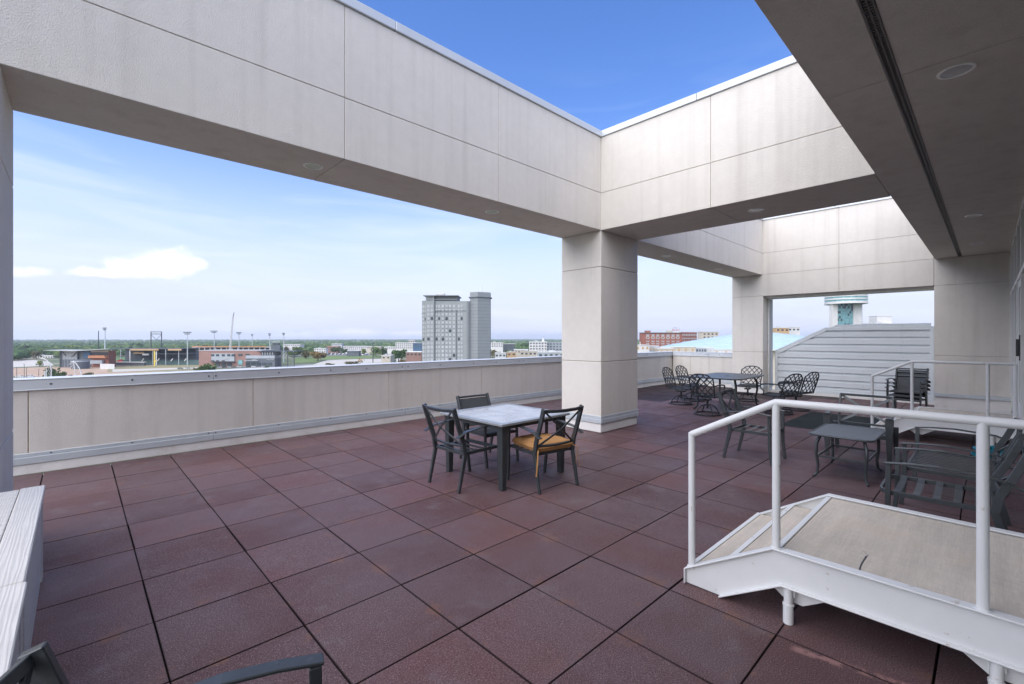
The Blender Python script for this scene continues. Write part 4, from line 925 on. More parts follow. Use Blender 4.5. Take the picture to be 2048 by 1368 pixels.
# light masts, foul pole, frame, crane
def mast_(label, px, top, base_d, w_px, kind='bank'):
    F_ = Far('floodlight_mast' if kind == 'bank' else 'pole', label, 'mast', px, base_d); z = F_.z
    MB().cyl((0,0,0), (0,0,z(top)), .55, .32, 8).build('pole', FM['steel'] if kind == 'bank' else FM['dark'], F_.t, smooth=True)
    if kind == 'bank':
        h_ = w_px*F_.s/2
        for zz in (z(top)-.2, z(top)-1.6): MB().box(-h_, h_, -.2, .2, zz-.15, zz+.15).build('crossarm', FM['steel'], F_.t)
        for k_ in range(6):
            uu = -h_ + 2*h_*k_/5; lm = MB().box(uu-.45, uu+.45, -.8, -.2, z(top)-.6, z(top)+.35); lm.box(uu*.6-.4, uu*.6+.4, -.8, -.2, z(top)-2.1, z(top)-1.2); lm.build('lamp', FM['charc'], F_.t)
mast_('floodlight mast with a square lamp cluster by the orange awning', 210, 656, 440, 5.5)
mast_('black pole rising behind the ballpark entrance roof', 197, 661.5, 460, 0, 'plain')
mast_('wide floodlight mast at the end of the ballpark roof', 375, 664.5, 450, 14)
mast_('floodlight mast behind the left end of the brick office', 428.5, 662, 520, 12)
mast_('floodlight mast just right of the crane boom', 478, 665, 540, 9)
mast_('short distant floodlight mast between the crane and the scoreboard', 504.5, 669, 640, 3)
mast_('slim floodlight mast beside the scoreboard lettering', 539.5, 667.5, 520, 3.5)
mast_('slim floodlight mast on the open side of the scoreboard', 567.5, 666.5, 520, 3.5)
mast_('bare white pole standing on the dirt path near the big tree', 746, 683, 520, 0, 'plain')
FPm = Far('foul_pole', 'bright yellow foul pole at the ballpark', 'pole', 309, 455); MB().box(-.5, .5, -.3, .3, 0, FPm.z(702)).build('pole', FM['yellow'], FPm.t); MB().box(.8, 1.6, -.1, .1, FPm.z(724), FPm.z(720)).build('flag_panel', FM['yellow'], FPm.t)
VF = Far('video_frame', 'tall dark steel frame standing above the ballpark roof', 'frame', 312, 520); u, z = VF.u, VF.z
for q in (301.5, 322.5): MB().box(u(q)-.35, u(q)+.35, 0, .7, 0, z(663)).build('upright', FM['dark'], VF.t)
for q in (663.3, 668.4, 680): MB().box(u(301.8), u(322.2), .1, .6, z(q)-.25, z(q)+.25).build('crossbeam', FM['dark'], VF.t)
MB().box(u(303), u(321), .2, .5, z(667), z(665.2)).build('sign_board', FM['grey'], VF.t)
for a in ((301.8, 669), (322.2, 669)): MB().bar((u(a[0]), .3, z(a[1])), (u(312), .3, z(679.5)), .3, .3).build('brace', FM['dark'], VF.t)
CRn = Far('construction_crane', 'white lattice crane boom leaning over the building site behind the brick office', 'crane', 461, 520); u, z = CRn.u, CRn.z
cb = MB(); P0, P1 = Vector((u(460), 0, z(700))), Vector((u(466), 0, z(634))); wd = .75
for a, b in ((-1,-1), (1,-1), (1,1), (-1,1)): cb.bar(P0+Vector((a*wd, b*wd, 0)), P1+Vector((a*wd*.5, b*wd*.5, 0)), .28, .28)
for k_ in range(20):
    q0, q1 = P0.lerp(P1, k_/20), P0.lerp(P1, (k_+1)/20); s = 1 if k_ % 2 else -1; cb.bar(q0+Vector((-wd*s*.9, -wd, 0)), q1+Vector((wd*s*.9, -wd, 0)), .18, .18)
cb.build('boom', FM['white'], CRn.t); MB().bar(P1, (u(468.3), 0, z(624.5)), .5, .5).build('jib', FM['charc'], CRn.t)
MB().box(u(456), u(464), -2, 3, 0.8, 4.2).build('cab', FM['yellow'], CRn.t); MB().box(u(455), u(465), -2.4, 3.4, 0, 1).build('track', FM['dark'], CRn.t); MB().bar((u(460), 0, 4), P0, .9, .9).build('boom_foot', FM['white'], CRn.t)
# unfinished concrete frame behind the office
UF = Far('unfinished_building', 'unfinished concrete frame building with orange edge netting', 'building', 462, 560); u, z = UF.u, UF.z
MB().box(u(384), u(545), 0, 18, z(695.2), z(693.8)).build('roof_slab', FM['conc'], UF.t); MB().box(u(384), u(532), -.6, -.1, z(694), z(692.2)).build('netting', FM['orange'], UF.t)
MB().box(u(384), u(545), 8, 18, 0, z(695.2)).build('core', FM['charc'], UF.t); MB().box(u(384), u(545), 0, 9, z(702.4), z(701.2)).build('floor_slab', FM['conc'], UF.t)
for k_ in range(15): MB().box(u(386+11*k_), u(386+11*k_)+1, .2, 1.2, 0, z(695.2)).build('column', FM['conc'], UF.t)
# arched cable sculptures on the footbridge
def pylon(label, px, d, curves, ribs):
    F_ = Far('arched_pylon', label, 'sculpture', px, d)
    for c in curves: MB().tube([(F_.u(a), 0, max(.0, F_.z(b))) for a, b in c], .27, 6).build('arch', FM['white'], F_.t, smooth=True)
    for a, b, a2, b2 in ribs: MB().bar((F_.u(a), 0, F_.z(b)), (F_.u(a2), 1.2, max(.05, F_.z(b2))), .16, .16).build('rib', FM['white'], F_.t)
pylon('white bow shaped cable pylon in front of the round dark bush', 95, 300, [[(81,716.5), (87,717), (93,720), (98,726), (101.5,733), (103,740), (103,748), (101.5,761)], [(89.5,761), (89.6,750), (90,742)], [(92.5,761), (92.6,746), (93,738)]],
      [(84,716.6,81,722), (87.5,717.3,83,725), (91,719,86,727), (94.5,722,88,731), (97.5,726,89.8,737), (100.5,731,91,744), (102,736,92,751), (103,741,92.6,757), (103,746,94,760)])
pylon('white leaning A shaped cable pylon in front of the grey tank', 150, 300, [[(146.5,722), (148.5,732), (150.5,744), (152,761)], [(146.5,722), (153,728), (158.5,736), (162,745), (164,761)]], [(146.5,724,136,727), (147,727,133,729), (147.6,730,138,734), (148.3,734,141,738), (149,738,146,742), (156,733,150,744), (160,740,151,752)])
# street lamps by the left parking
for px, pt, l in ((48.5, 728, 'tall dark lamp post beside the two parked white cars'), (33.5, 735, 'thin dark lamp post nearest the edge column'), (53, 736, 'thin dark lamp post close behind the two white cars'), (77.5, 738, 'thin dark lamp post beside the round dark bush')):
    F_ = Far('lamp_post', l, 'lamp post', px, 318, 'lamp posts along the parking'); MB().cyl((0,0,0), (0,0,F_.z(pt)), .16, .11, 6).build('pole', FM['dark'], F_.t); MB().box(-.9 if px < 50 else -.1, .1 if px < 50 else .9, -.12, .12, F_.z(pt)-.1, F_.z(pt)+.08).build('lamp_head', FM['dark'], F_.t)

# ---- other buildings in the townscape: px0, px1, ytop, d, wall, roof, window rows, label
TOWN = [(58, 106, 711.5, 640, 'white', 'roofw', 2, 'long white low building left of the ballpark entrance hall'), (366, 394, 707, 545, 'cream', 'roofw', 2, 'small cream building between the ballpark roof and the brick office'),
 (384, 400, 694, 620, 'white', 'orange', 3, 'white block with an orange roof edge behind the ballpark'), (566, 600, 689, 900, 'white', 'roofw', 1, 'white flat roofed store beyond the scoreboard'), (628, 652, 697, 760, 'white', 'roofw', 2, 'white building with dark windows beside the orange tinted tree'),
 (653, 676, 693, 840, 'brick', 'orange', 1, 'brick building with a rust red roof beyond the lawn'), (663, 684, 687.5, 1150, 'roofg', 'roofw', 1, 'distant pale warehouse among the trees beyond the lawn'), (686, 736, 692.5, 860, 'white', 'roofg', 2, 'long white and grey building behind the car park'), (694, 718, 702, 700, 'charc', 'roofg', 1, 'dark low shop behind the parked cars'),
 (734, 762, 693.5, 830, 'cream', 'roofw', 1, 'cream flat roofed hall behind the two trees'), (768, 790, 694, 800, 'white', 'roofw', 1, 'small white shed left of the white hospital'), (791, 832, 685.5, 760, 'white', 'roofw', 3, 'white stepped hospital building left of the hotel tower'), (817, 829, 681, 790, 'cream', 'roofw', 1, 'cream lift tower of the hospital'), (826, 843, 686, 740, 'blue', 'white', 2, 'dark blue clad block touching the hotel tower'),
 (763, 781, 711.5, 455, 'cream', 'roofw', 1, 'small cream brick pavilion at the left of the big tree'), (812, 843, 704.5, 420, 'brick', 'roofw', 1, 'brick hall with white piers beside the hotel tower'),
 (978, 1006, 685.5, 700, 'white', 'roofw', 2, 'white block with blue corner right of the hotel tower'), (1005, 1030, 688, 720, 'charc', 'white', 2, 'low dark striped building right of the white block'), (1059, 1094, 683.8, 560, 'white', 'roofw', 4, 'four storey white apartment block with dark balconies'), (1092.6, 1130, 685, 575, 'grey', 'roofg', 4, 'grey apartment wing joined to the white apartment block'),
 (1076, 1150, 705, 330, 'grey', 'roofw', 1, 'grey flat roofed building just above the parapet beside the square column'), (990, 1012, 707, 430, 'roofw', 'roofw', 1, 'low pale house right of the hotel tower'), (1014, 1032, 705, 470, 'tan', 'cream', 1, 'small orange tan house among shrubs'), (1028, 1056, 700, 500, 'cream', 'roofw', 1, 'cream bungalow among shrubs'), (1040, 1074, 703.5, 440, 'cream', 'cream', 1, 'tan low house right of the shrubs'),
 (1405, 1437, 664.5, 480, 'cream', 'cream', 2, 'cream stepped building right of the red brick hotel'), (1552, 1578, 656, 420, 'tan', 'white', 1, 'tan louvred roof storey seen beside the corner column'), (1576, 1600, 655, 425, 'white', 'white', 1, 'white plain block beside the tan louvred storey'), (1724, 1818, 647.5, 520, 'white', 'white', 1, 'white office slab with a row of dark top windows'), (1754, 1784, 632.5, 530, 'white', 'white', 0, 'white lift house on top of the office slab')]
for i_, (a, b, yt, d, wm_, rm_, rows, lab) in enumerate(TOWN):
    F_ = Far('town_building', lab, 'building', (a+b)/2, d, 'buildings in the townscape'); w = (b-a)*F_.s/2; zt_ = F_.z(yt); dp = 9 + (i_ % 4)*3
    MB().box(-w, w, 0, dp, 0, zt_).build('wall', FM[wm_], F_.t)
    MB().box(-w-.35, w+.35, -.35, dp+.35, zt_, zt_+.5).build('roof', FM[rm_], F_.t)
    if rows:
        st = 3.3; n = max(2, min(14, int(2*w/3.4)))
        wgrid(F_, [-w + 2*w*(k_+.5)/n for k_ in range(n)], [zt_-1.9-st*r_ for r_ in range(rows)], min(2.0, 2*w/n*.58), 1.5, -.03, mat='dark' if i_ % 3 else 'pane', th=.2)
    if i_ % 2 == 0 and rows: MB().box(-w*.4, -w*.05, 3, 6, zt_+.5, zt_+1.7).build('roof_unit', FM['roofg'], F_.t)
SP = Far('church_spire', 'pale church spire above the apartment block', 'spire', 1086.5, 700); MB().lathe([(2.0, 0), (2.0, SP.z(683)), (2.2, SP.z(682.8)), (.05, SP.z(674.3))], n=8).build('spire', FM['roofw'], SP.t); MB().box(-.15, .15, -.15, .15, SP.z(674.5), SP.z(672.8)).build('finial', FM['steel'], SP.t)

# ---- red brick hotel
D = Far('brick_hotel', 'long red brick hotel with arched pale window surrounds and a roof sign', 'building', 1345, 400)
u, z = D.u, D.z
MB().box(u(1284.5), u(1364), 0, 9, 0, z(665.8)).build('wall', FM['dkbrick'], D.t)
MB().prism([(u(1364), 0, 0), (u(1405), 12, 0), (u(1405), 30, 0), (u(1364), 18, 0)], (0, 0, z(664.3))).build('wing', FM['dkbrick'], D.t)
MB().box(u(1284), u(1364.3), -.6, 9.4, z(666.2), z(665)).build('cornice', FM['charc'], D.t)
MB().box(u(1295), u(1304), 4, 9, z(665), z(661)).build('roof_house', FM['dkbrick'], D.t); MB().box(u(1339), u(1350), 4, 9, z(665), z(661.3)).build('roof_house', FM['cream'], D.t); MB().box(u(1346), u(1362), 1, 3, z(665), z(662.3)).build('roof_house', FM['white'], D.t)
bays = [1295.5, 1306, 1315.6, 1325.8, 1336, 1346, 1355.7]
zs_ = [z(676.8), z(682.8), z(687.5), z(692.5), z(698)]
for q in bays:
    wgrid(D, [u(q-1.7), u(q+1.7)], zs_, .95, 1.3, -.05, 'wpane'); wgrid(D, [u(q-2.0), u(q), u(q+2.0)], [z(670.4)], .8, 1.4, -.05, 'wpane')
    ar = MB().tube([(u(q)+1.6*math.cos(R(180-15*k_)), -.12, z(676.2)+1.5*math.sin(R(180-15*k_))) for k_ in range(13)], .2, 4); ar.build('arch_surround', FM['white'], D.t)
for k_ in range(9):
    f_ = (k_+.5)/9; uu = u(1364)+(u(1405)-u(1364))*f_
    for zz, h_ in ((z(670.0), 1.9), (z(677), 1.5), (z(683), 1.4), (z(689), 1.4)): MB().box(uu-.42, uu+.42, 12*f_-.25, 12*f_+.3, zz-h_/2, zz+h_/2).build('window', FM['wpane'], D.t)
far_text(D, 'DRURY', 1352, 661.6, 1.9, 'red', .8); far_text(D, 'PLAZA', 1352, 656.6, 1.0, 'charc', .8)
MB().box(u(1346), u(1347), .9, 1.2, z(664.5), z(655.6)).build('sign_post', FM['steel'], D.t); MB().box(u(1359.5), u(1360.5), .9, 1.2, z(664.5), z(655.6)).build('sign_post', FM['steel'], D.t)

# ---- big pale blue low dome roof
O = Far('domed_hall', 'huge low pale blue ribbed roof of a round hall', 'building', 1520, 235); u, z = O.u, O.z
Rr = (1520-1330)*O.s; prof = []
for k_ in range(13):
    f_ = k_/12; prof.append((Rr*(1-f_), z(694.5) + (z(663.5)-z(694.5))*(1-(1-f_)**1.35)))
MB().lathe(prof, n=72).build('roof', FM['dome'], O.t, smooth=True)
for k_ in range(1, 11): r_, zz = prof[k_]; MB().lathe([(r_+.12, zz+.02), (r_+.06, zz+.17), (r_-.10, zz+.17), (r_-.15, zz+.06)], n=72).build('roof_rib', FM['steel'], O.t)
MB().lathe([(Rr*.94, 0), (Rr*.94, z(695))], n=48).build('drum', FM['cream'], O.t); MB().lathe([(Rr+.1, z(694.6)), (Rr+.6, z(695)), (Rr+.6, z(696.4)), (Rr-.4, z(696.6))], n=72).build('eave', FM['white'], O.t)
# low service roofs close in front of the parapet
for k_, (a, b, yt, d, wm_, l) in enumerate(((1272, 1299, 690.5, 150, 'white', 'white plant room with a vent pipe just over the parapet corner'), (1298, 1318, 692.5, 155, 'grey', 'pale grey plant unit beside the white plant room'), (1317, 1352, 697.5, 150, 'cream', 'low cream roof hut between plant units'), (1351, 1392, 694.5, 148, 'cream', 'cream rooftop hut with small brown openings'), (1392, 1428, 695.5, 150, 'steel', 'row of grey rooftop coolers in front of the blue roof'), (1424, 1480, 699.5, 146, 'white', 'flat white roof edge in front of the blue roof'))):
    F_ = Far('plant_room', l, 'plant room', (a+b)/2, d, 'rooftop plant beyond the parapet'); w = (b-a)*F_.s/2; zt_ = F_.z(yt)
    MB().box(-w+.05, w-.05, 0, 5, 0, zt_).build('wall', FM[wm_], F_.t); MB().box(-w, w, -.15, 5.15, zt_, zt_+.15).build('roof', FM['roofw'], F_.t)
    for q in range(3 if k_ != 4 else 7): uu = -w + 2*w*(q+.5)/(3 if k_ != 4 else 7); MB().box(uu-.28, uu+.28, -.1, .08, zt_-1.25, zt_-.5).build('vent', FM['charc'] if k_ == 4 else FM['tan'], F_.t)
    if k_ == 0: MB().cyl((-.6, 1, zt_), (-.6, 1, zt_+1.2), .12, .12, 8).build('vent_pipe', FM['white'], F_.t)

# ---- white and teal round-topped tower
T = Far('round_top_tower', 'white tower with teal glass bays and a wider round banded top', 'building', 1697, 480); u, z = T.u, T.z
MB().box(u(1665), u(1675.5), 0, 5, 0, z(607)).build('wall', FM['white'], T.t); MB().box(u(1675.6), u(1707), 1.0, 5, 0, z(607)).build('glass_core', FM['charc'], T.t); MB().box(u(1707.1), u(1724), 0, 5, 0, z(607)).build('wall', FM['white'], T.t); MB().box(u(1724), u(1729), 3, 6, 0, z(607)).build('side_bay', FM['blue'], T.t)
rt = random.Random(9); me1 = MB().box(-.86, .86, -.1, .1, -1.25, 1.25).mesh('pane', FM['teal']); me2 = MB().box(-.86, .86, -.1, .1, -1.25, 1.25).mesh('pane', FM['pane'])
for i in range(9):
    for j in range(18):
        inst('pane', me1 if rt.random() < .68 else me2, T.t, (u(1677.3+3.5*i), .88, z(609.5+5.0*j)))
for j in range(14): MB().box(u(1724.6), u(1728.6), 2.8, 3.0, z(612+6*j), z(609+6*j)).build('window', FM['grey'], T.t)
Rt = (u(1733)-u(1661))/2
def ring(y0, y1, mat, rr_, nm): MB().lathe([(rr_*.9, z(y0)), (rr_, z(y0)), (rr_, z(y1)), (rr_*.9, z(y1))], (0, 4, 0), n=40).build(nm, FM[mat], T.t)
for a, b, mt_, k_ in ((608, 603.6, 'white', 1.0), (603.6, 600, 'teal', .97), (600, 597.4, 'white', 1.0), (597.4, 594, 'teal', .97), (594, 591.8, 'white', 1.0), (591.8, 588, 'teal', .97), (588, 585.6, 'white', 1.0), (585.6, 582, 'teal', .95), (582, 577, 'white', .97)): ring(a, b, mt_, Rt*k_, 'round_band')
MB().lathe([(.01, z(576.9)), (Rt*.96, z(577))], (0, 4, 0), n=40).build('roof', FM['roofg'], T.t)

# ---- cars: one mesh each
def car_mesh(body, van=False):
    m_ = MB(); L, W = (4.6, 1.85); hgt = 1.5 if not van else 1.95
    pr = [(-L/2, .35), (L/2, .35), (L/2, .75), (L*.28, .92), (L*.12, hgt-.05), (-L*.30, hgt), (-L*.44, .98), (-L/2, .9)]
    m_.prism([(x, -W/2, z) for x, z in pr], (0, W, 0), 0)
    gl = [(L*.245, .95), (L*.115, hgt-.12), (-L*.285, hgt-.10), (-L*.40, .98)]
    for y in (-W/2-.01, W/2-.01): m_.prism([(x, y, z) for x, z in gl], (0, .02, 0), 1)
    m_.prism([(L*.285, -W*.42, .945), (L*.125, -W*.42, hgt-.08), (L*.130, -W*.42, hgt-.07), (L*.292, -W*.42, .95)], (0, W*.84, 0), 1)
    for x in (-L*.31, L*.31):
        for y in (-W/2-.02, W/2-.18): m_.cyl((x, y, .33), (x, y+.2, .33), .33, .33, 10, mi=2)
    return m_.mesh('parked_car', [body, FM['pane'], FM['dark']], bevel=.04)
CB = {}
for nm, c_ in (('white', (.75,.75,.74)), ('silver', (.42,.44,.46)), ('black', (.025,.027,.03)), ('red', (.50,.03,.03)), ('grey', (.16,.17,.18)), ('blue', (.05,.08,.18))): CB[nm] = car_mesh(Mat('car_paint_'+nm, c_, .25, .1).m)
def car(px, py, c, rz, label, group):
    o = inst('parked_car', CB[c], None, GP(px, py) + Vector((0,0,.07)), BR + R(rz)); tag(o, label, 'car', group)
car(41, 755.5, 'white', 3, 'white car parked beside the tall dark lamp post', 'cars parked by the lamp posts'); car(61, 754.6, 'white', 2, 'white car parked right of the tall dark lamp post', 'cars parked by the lamp posts')
for k_, (px, c) in enumerate(((361, 'grey'), (369, 'white'), (377, 'silver'), (386, 'white'))): car(px, 738.6-.14*k_, c, 4, c + ' car parked below the ballpark end, left of the brick office', 'cars parked left of the brick office')
for k_, c in enumerate(('grey', 'silver', 'black', 'silver', 'grey', 'white', 'silver', 'black', 'white', 'grey', 'silver')): car(431+9.6*k_, 736.2-.16*k_, c, 25+5*(k_ % 3), c + ' car parked along the front of the brick office', 'cars parked in front of the brick office')
car(546, 731.5, 'red', 2, 'red car parked at the open end of the brick office', 'cars parked in front of the brick office')
rc = random.Random(12)
for r_ in range(4):
    for k_ in range(11): c = rc.choice(('white', 'white', 'silver', 'black', 'grey', 'blue', 'silver')); car(657+7.6*k_+rc.uniform(-1, 1), 710.2-1.45*r_, c, 80+rc.uniform(-5, 5), c + ' car in the car park beyond the lawn', 'cars in the car park')
EX = Far('excavator', 'small tan excavator on the dirt beyond the lawn', 'excavator', 720, 545); MB().box(-2.2, 2.0, -1.2, 1.2, .9, 2.4).build('body', FM['tan'], EX.t, bevel=.1); MB().box(-2.4, 2.4, -1.4, 1.4, 0, .85).build('track', FM['dark'], EX.t, bevel=.2); MB().bar((1.5, 0, 2.2), (4.2, 0, 3.0), .4, .5).build('boom', FM['tan'], EX.t); MB().bar((4.2, 0, 3.0), (5.6, 0, .6), .35, .4).build('stick', FM['dark'], EX.t); MB().box(-1.0, .4, -1, .2, 2.4, 3.4).build('cab', FM['pane'], EX.t)

# ---- trees
def leafmat(name, c, c2):
    m = Mat(name, c, .85, spec=.15); m.tint(m.ramp(m.noise(.9, 3), .35, .65), c2); m.rnd(.18); m.vary(.25, .2); return m.m
LF = dict(dark=leafmat('leaf_dark', (.045,.085,.030), (.070,.120,.038)), mid=leafmat('leaf_mid', (.075,.130,.035), (.115,.170,.050)), lime=leafmat('leaf_lime', (.150,.205,.045), (.21,.25,.07)), rust=leafmat('leaf_rust', (.14,.125,.04), (.23,.135,.05)), olive=leafmat('leaf_olive', (.12,.115,.05), (.17,.15,.07)))
BK = Mat('bark', (.085,.065,.048), .95); BK.vary(2, .3); BK = BK.m
def crown(seed, n=520, sq=1.0):
    rr = random.Random(seed); lobes = [(rr.uniform(-.55,.55), rr.uniform(-.55,.55), rr.uniform(.18,.85)*sq, rr.uniform(.26,.46)) for _ in range(13)] + [(0, 0, .5*sq, .5)]
    mb = MB()
    for _ in range(n):
        cx_, cy_, cz_, r_ = rr.choice(lobes); th = rr.uniform(0, 6.283); ph = math.acos(rr.uniform(-1, 1)); k_ = r_*rr.uniform(.62, 1.08)
        c = Vector((cx_+k_*math.sin(ph)*math.cos(th), cy_+k_*math.sin(ph)*math.sin(th), cz_+k_*math.cos(ph)*.85*sq)); s = rr.uniform(.055, .12)
        a = Vector((rr.gauss(0,1), rr.gauss(0,1), rr.gauss(0,.6))).normalized(); b = a.cross(Vector((rr.gauss(0,1), rr.gauss(0,1), rr.gauss(0,1)))).normalized()
        mb.add([c-a*s-b*s*.6, c+a*s*.8-b*s*.7, c+a*s+b*s*.6, c-a*s*.7+b*s*.8], [(0,1,2,3)])
    return mb
def trunk_mesh(seed):
    rr = random.Random(seed); mb = MB().tube([(0,0,-.55), (.01,.01,-.2), (.02,0,.15), (0,.02,.5)], [.075,.055,.045,.02], 7)
    for k_ in range(5): a = rr.uniform(0, 6.28); mb.tube([(.01,.01,-.05+.08*k_), (.22*math.cos(a), .22*math.sin(a), .25+.08*k_), (.42*math.cos(a), .42*math.sin(a), .45+.08*k_)], [.028,.018,.008], 5)
    return mb.mesh('trunk', BK)
CRW = {}; TRK = [trunk_mesh(k_) for k_ in range(3)]
def tree(px, py, wpx, hpx, kind, label, group='trees in the townscape', bush=False, seed=None):
    """base pixel on the street, width and height in photo pixels"""
    p = GP(px, py); d = (p - Vector((0,0,CAMH))).dot(FW); s = d/FPX; w, h_ = wpx*s/2, hpx*s
    seed = int(px*3+py) % 6 if seed is None else seed
    t = thing('shrub' if bush else 'leafy_tree', label, 'shrub' if bush else 'tree', p, random.Random(px).uniform(0, 6), group)
    if (seed, kind) not in CRW: CRW[(seed, kind)] = crown(seed*17+3).mesh('crown', LF[kind])
    lift = .0 if bush else .20
    c = inst('crown', CRW[(seed, kind)], t, (0, 0, h_*(lift-.02)), 0, (w*1.08, w*1.08, h_*(1-lift)*.86))
    if not bush: inst('trunk', TRK[seed % 3], t, (0, 0, h_*.36), 0, (w*.9, w*.9, h_*.62))
for a in ((104, 757, 27, 24, 'dark', 'round dark green bush behind the first arched pylon', True), (122, 757, 22, 15, 'mid', 'bright green shrub next to the round dark bush', True), (176, 755, 20, 11, 'olive', 'low brownish shrub right of the second arched pylon', True), (142, 756, 12, 7, 'olive', 'small olive shrub below the arched pylons', True),
          (79, 734, 11, 14, 'lime', 'small lime green sapling on the plaza', False), (413, 744, 42, 19, 'mid', 'leafy green shrub in front of the brick office corner', True), (393, 741, 14, 6, 'olive', 'low shrub left of the brick office', True), (533, 736.5, 11, 5, 'mid', 'small shrub beside the red car', True),
          (636, 722, 36, 21, 'rust', 'orange tinted broad tree in front of the lawn', False), (612, 717, 22, 17, 'olive', 'grey green tree left of the orange tinted tree', False), (594, 713, 26, 21, 'mid', 'green tree beside the scoreboard', False), (636, 707.5, 26, 14, 'dark', 'dark tree behind the orange tinted tree', False), (671, 707, 24, 14, 'dark', 'dark tree beside the rust roofed building', False), (688, 708.5, 15, 12, 'dark', 'small dark tree at the car park', False), (693, 701, 18, 9, 'mid', 'green tree behind the car park', False),
          (752, 713.5, 23, 21, 'mid', 'rounded green tree at the end of the lawn', False), (766, 712.5, 17, 19, 'dark', 'dark tree touching the rounded green tree', False), (797, 725, 36, 29, 'dark', 'big dark green tree in front of the brick hall', False), (783, 726, 16, 11, 'dark', 'dark shrub at the foot of the big tree', True), (806, 727, 20, 9, 'rust', 'rusty shrub at the foot of the big tree', True), (776, 702, 22, 9, 'dark', 'low dark trees left of the hospital', False), (835, 703.5, 18, 7, 'mid', 'green trees touching the hotel tower', False),
          (600, 703, 28, 15, 'dark', 'dark wooded clump beyond the scoreboard', False), (578, 703, 22, 13, 'mid', 'green clump right of the scoreboard', False), (664, 731, 10, 4, 'olive', 'tiny dry shrub on the dirt beyond the coping', True), (705, 728, 34, 6, 'olive', 'dry scrub along the dirt path near the excavator', True), (657, 729.5, 14, 4, 'olive', 'dry tuft on the dirt path', True),
          (985, 716, 20, 18, 'olive', 'brown leafy tree at the right edge of the hotel tower', False), (1000, 708, 12, 20, 'mid', 'slim conifer like tree by the white block', False), (1015, 703.5, 16, 12, 'mid', 'green tree behind the orange house', False), (1040, 699, 22, 13, 'mid', 'green tree before the apartment block', False), (1052, 698, 20, 14, 'dark', 'dark tree left of the apartment block', False), (1024, 701, 14, 10, 'dark', 'dark tree among the houses', False), (1012, 717, 30, 9, 'olive', 'olive hedge just above the coping', True), (1032, 716, 26, 9, 'mid', 'green hedge just above the coping', True), (1062, 714, 20, 7, 'mid', 'green shrub beside the grey building', True), (1046, 708, 12, 7, 'mid', 'round shrub beside the cream bungalow', True), (1075, 703, 34, 6, 'mid', 'row of small trees before the apartment block', True),
          (28, 722, 26, 12, 'dark', 'dark tree next to the edge column', False), (36, 716, 18, 11, 'olive', 'olive tree near the edge column', False), (62, 706, 24, 17, 'dark', 'broad dark tree behind the white low building', False), (44, 704, 26, 14, 'dark', 'dark tree left of the white low building', False), (86, 706, 22, 14, 'mid', 'green tree behind the white low building', False), (100, 714, 12, 12, 'dark', 'dark tree at the ballpark roof tip', False), (146, 703, 38, 13, 'lime', 'yellow green tree above the ballpark entrance roof', False), (124, 702, 24, 12, 'dark', 'dark tree left of the yellow green tree', False), (180, 699, 34, 9, 'lime', 'lime tree behind the black pole', False), (238, 698, 40, 9, 'lime', 'lime tree behind the ballpark roof', False), (276, 698, 26, 13, 'dark', 'dark tree behind the middle of the ballpark roof', False), (354, 698, 26, 8, 'lime', 'lime tree at the end of the ballpark roof', False), (410, 695, 30, 8, 'lime', 'lime tree behind the unfinished building', False)):
    tree(*a[:5], a[5], bush=a[6], group=None)
rb = random.Random(44)
for k_ in range(46):
    px = rb.choice((rb.uniform(30, 120), rb.uniform(100, 400), rb.uniform(560, 840), rb.uniform(985, 1122))); d_ = rb.uniform(590, 980) if px < 400 else rb.uniform(620, 1150)
    py = CY + FPX*28.0/d_; kd = rb.choice(('dark', 'mid', 'lime', 'olive', 'mid')); w_ = rb.uniform(9, 14)*FPX/d_
    tree(px, py, w_, rb.uniform(8, 13)*FPX/d_, kd, {'dark': 'dark green tree in the town beyond the parapet', 'mid': 'mid green tree in the town beyond the parapet', 'lime': 'yellow green tree in the town beyond the parapet', 'olive': 'olive brown tree in the town beyond the parapet'}[kd], group='street trees in the town', seed=rb.randrange(6))
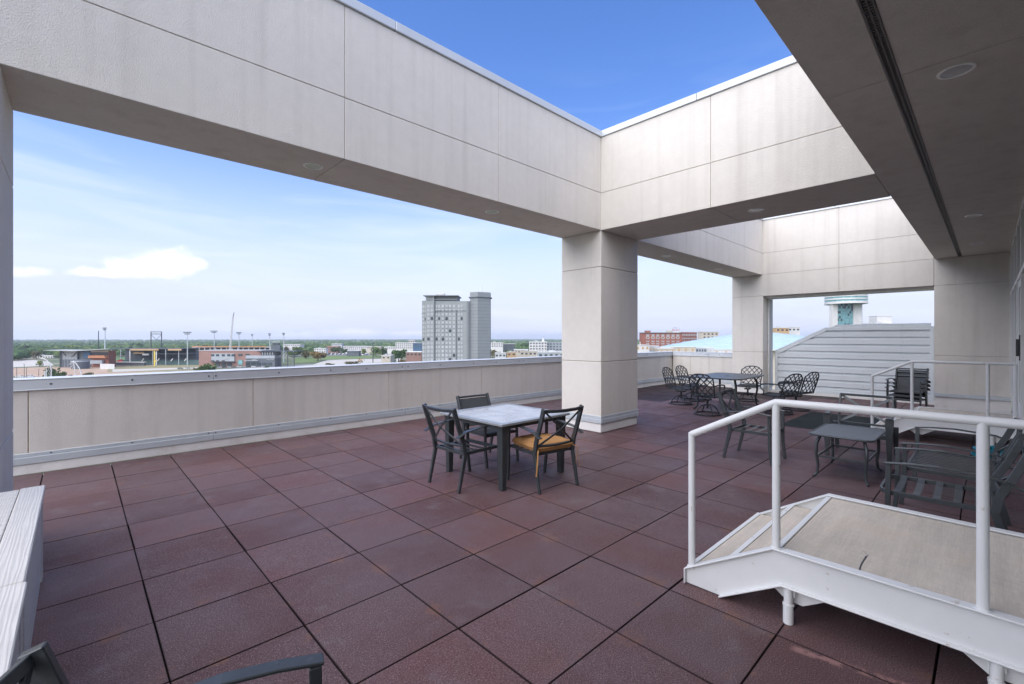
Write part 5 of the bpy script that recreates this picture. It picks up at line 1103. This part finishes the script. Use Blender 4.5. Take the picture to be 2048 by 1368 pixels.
# far woods to the horizon: one mass
wr = random.Random(21); wb = MB(); ico = bmesh.new(); bmesh.ops.create_icosphere(ico, subdivisions=2, radius=1.0); ico.verts.ensure_lookup_table(); ico.faces.ensure_lookup_table()
IV = [v.co.copy() for v in ico.verts]; IF = [tuple(v.index for v in f.verts) for f in ico.faces if f.calc_center_median().z > -.5]; ico.free()
shapes = [[v * wr.uniform(.72, 1.18) for v in IV] for _ in range(8)]
occ = [((a+b)/2, d) for a, b, _, d, *_ in TOWN]
nw = 0
while nw < 7000:
    d = 560 * (11 ** (wr.random()**.85)); px = wr.uniform(-120, 2100)
    if d < 780 and (390 < px < 1140): continue
    if d < 640 and not px < 60: continue
    if any(abs(px-a) < 22 and 0 < (dd+25-d) < 160 for a, dd in occ): continue
    if d < 900 and 640 < px < 780: continue
    p = far(px, d); s = shapes[wr.randrange(8)]; rr_ = wr.uniform(4.5, 8.5)*(1+d/9000); hh = wr.uniform(4.0, 6.5); a = wr.uniform(0, 6.28); ca, sa = math.cos(a), math.sin(a)
    zc_ = GZ + hh*.9
    wb.add([(p.x+(v.x*ca-v.y*sa)*rr_, p.y+(v.x*sa+v.y*ca)*rr_, max(GZ, zc_+v.z*hh)) for v in s], IF, wr.choice((0,0,0,1,1,2))); nw += 1
def woodmat(nm, a_, b_):
    m = Mat(nm, a_, .95, spec=.05); m.tint(m.ramp(m.noise(.22, 4, .7), .4, .62), b_); m.vary(.6, .35); m.bump(m.noise(.9, 4, .7), 1.0, 2.0); return m.m
wo = wb.build('far_woods', [woodmat('wood_dark', (.050,.095,.045), (.085,.140,.055)), woodmat('wood_mid', (.070,.125,.050), (.11,.165,.062)), woodmat('wood_lime', (.100,.150,.055), (.145,.19,.07))])
tag(wo, 'mass of green trees running out to the horizon', 'woods', kind='stuff')
scn.cycles.max_bounces = 10; scn.cycles.diffuse_bounces = 7; scn.cycles.glossy_bounces = 3; scn.cycles.transmission_bounces = 2

# ---- the air between: thin even haze round everything
hzb = MB().box(-9500, 9500, -9500, 9500, GZ-1.0, 75.0)
hm = bpy.data.materials.new('haze_air'); hm.use_nodes = True; ht = hm.node_tree; ht.nodes.clear()
ho = ht.nodes.new('ShaderNodeOutputMaterial'); hv = ht.nodes.new('ShaderNodeVolumePrincipled'); ht.links.new(hv.outputs[0], ho.inputs['Volume'])
hv.inputs['Color'].default_value = (.80,.88,1.0,1); hv.inputs['Density'].default_value = 0.00010; hv.inputs['Anisotropy'].default_value = 0.2
tag(hzb.build('haze', hm), kind='stuff')
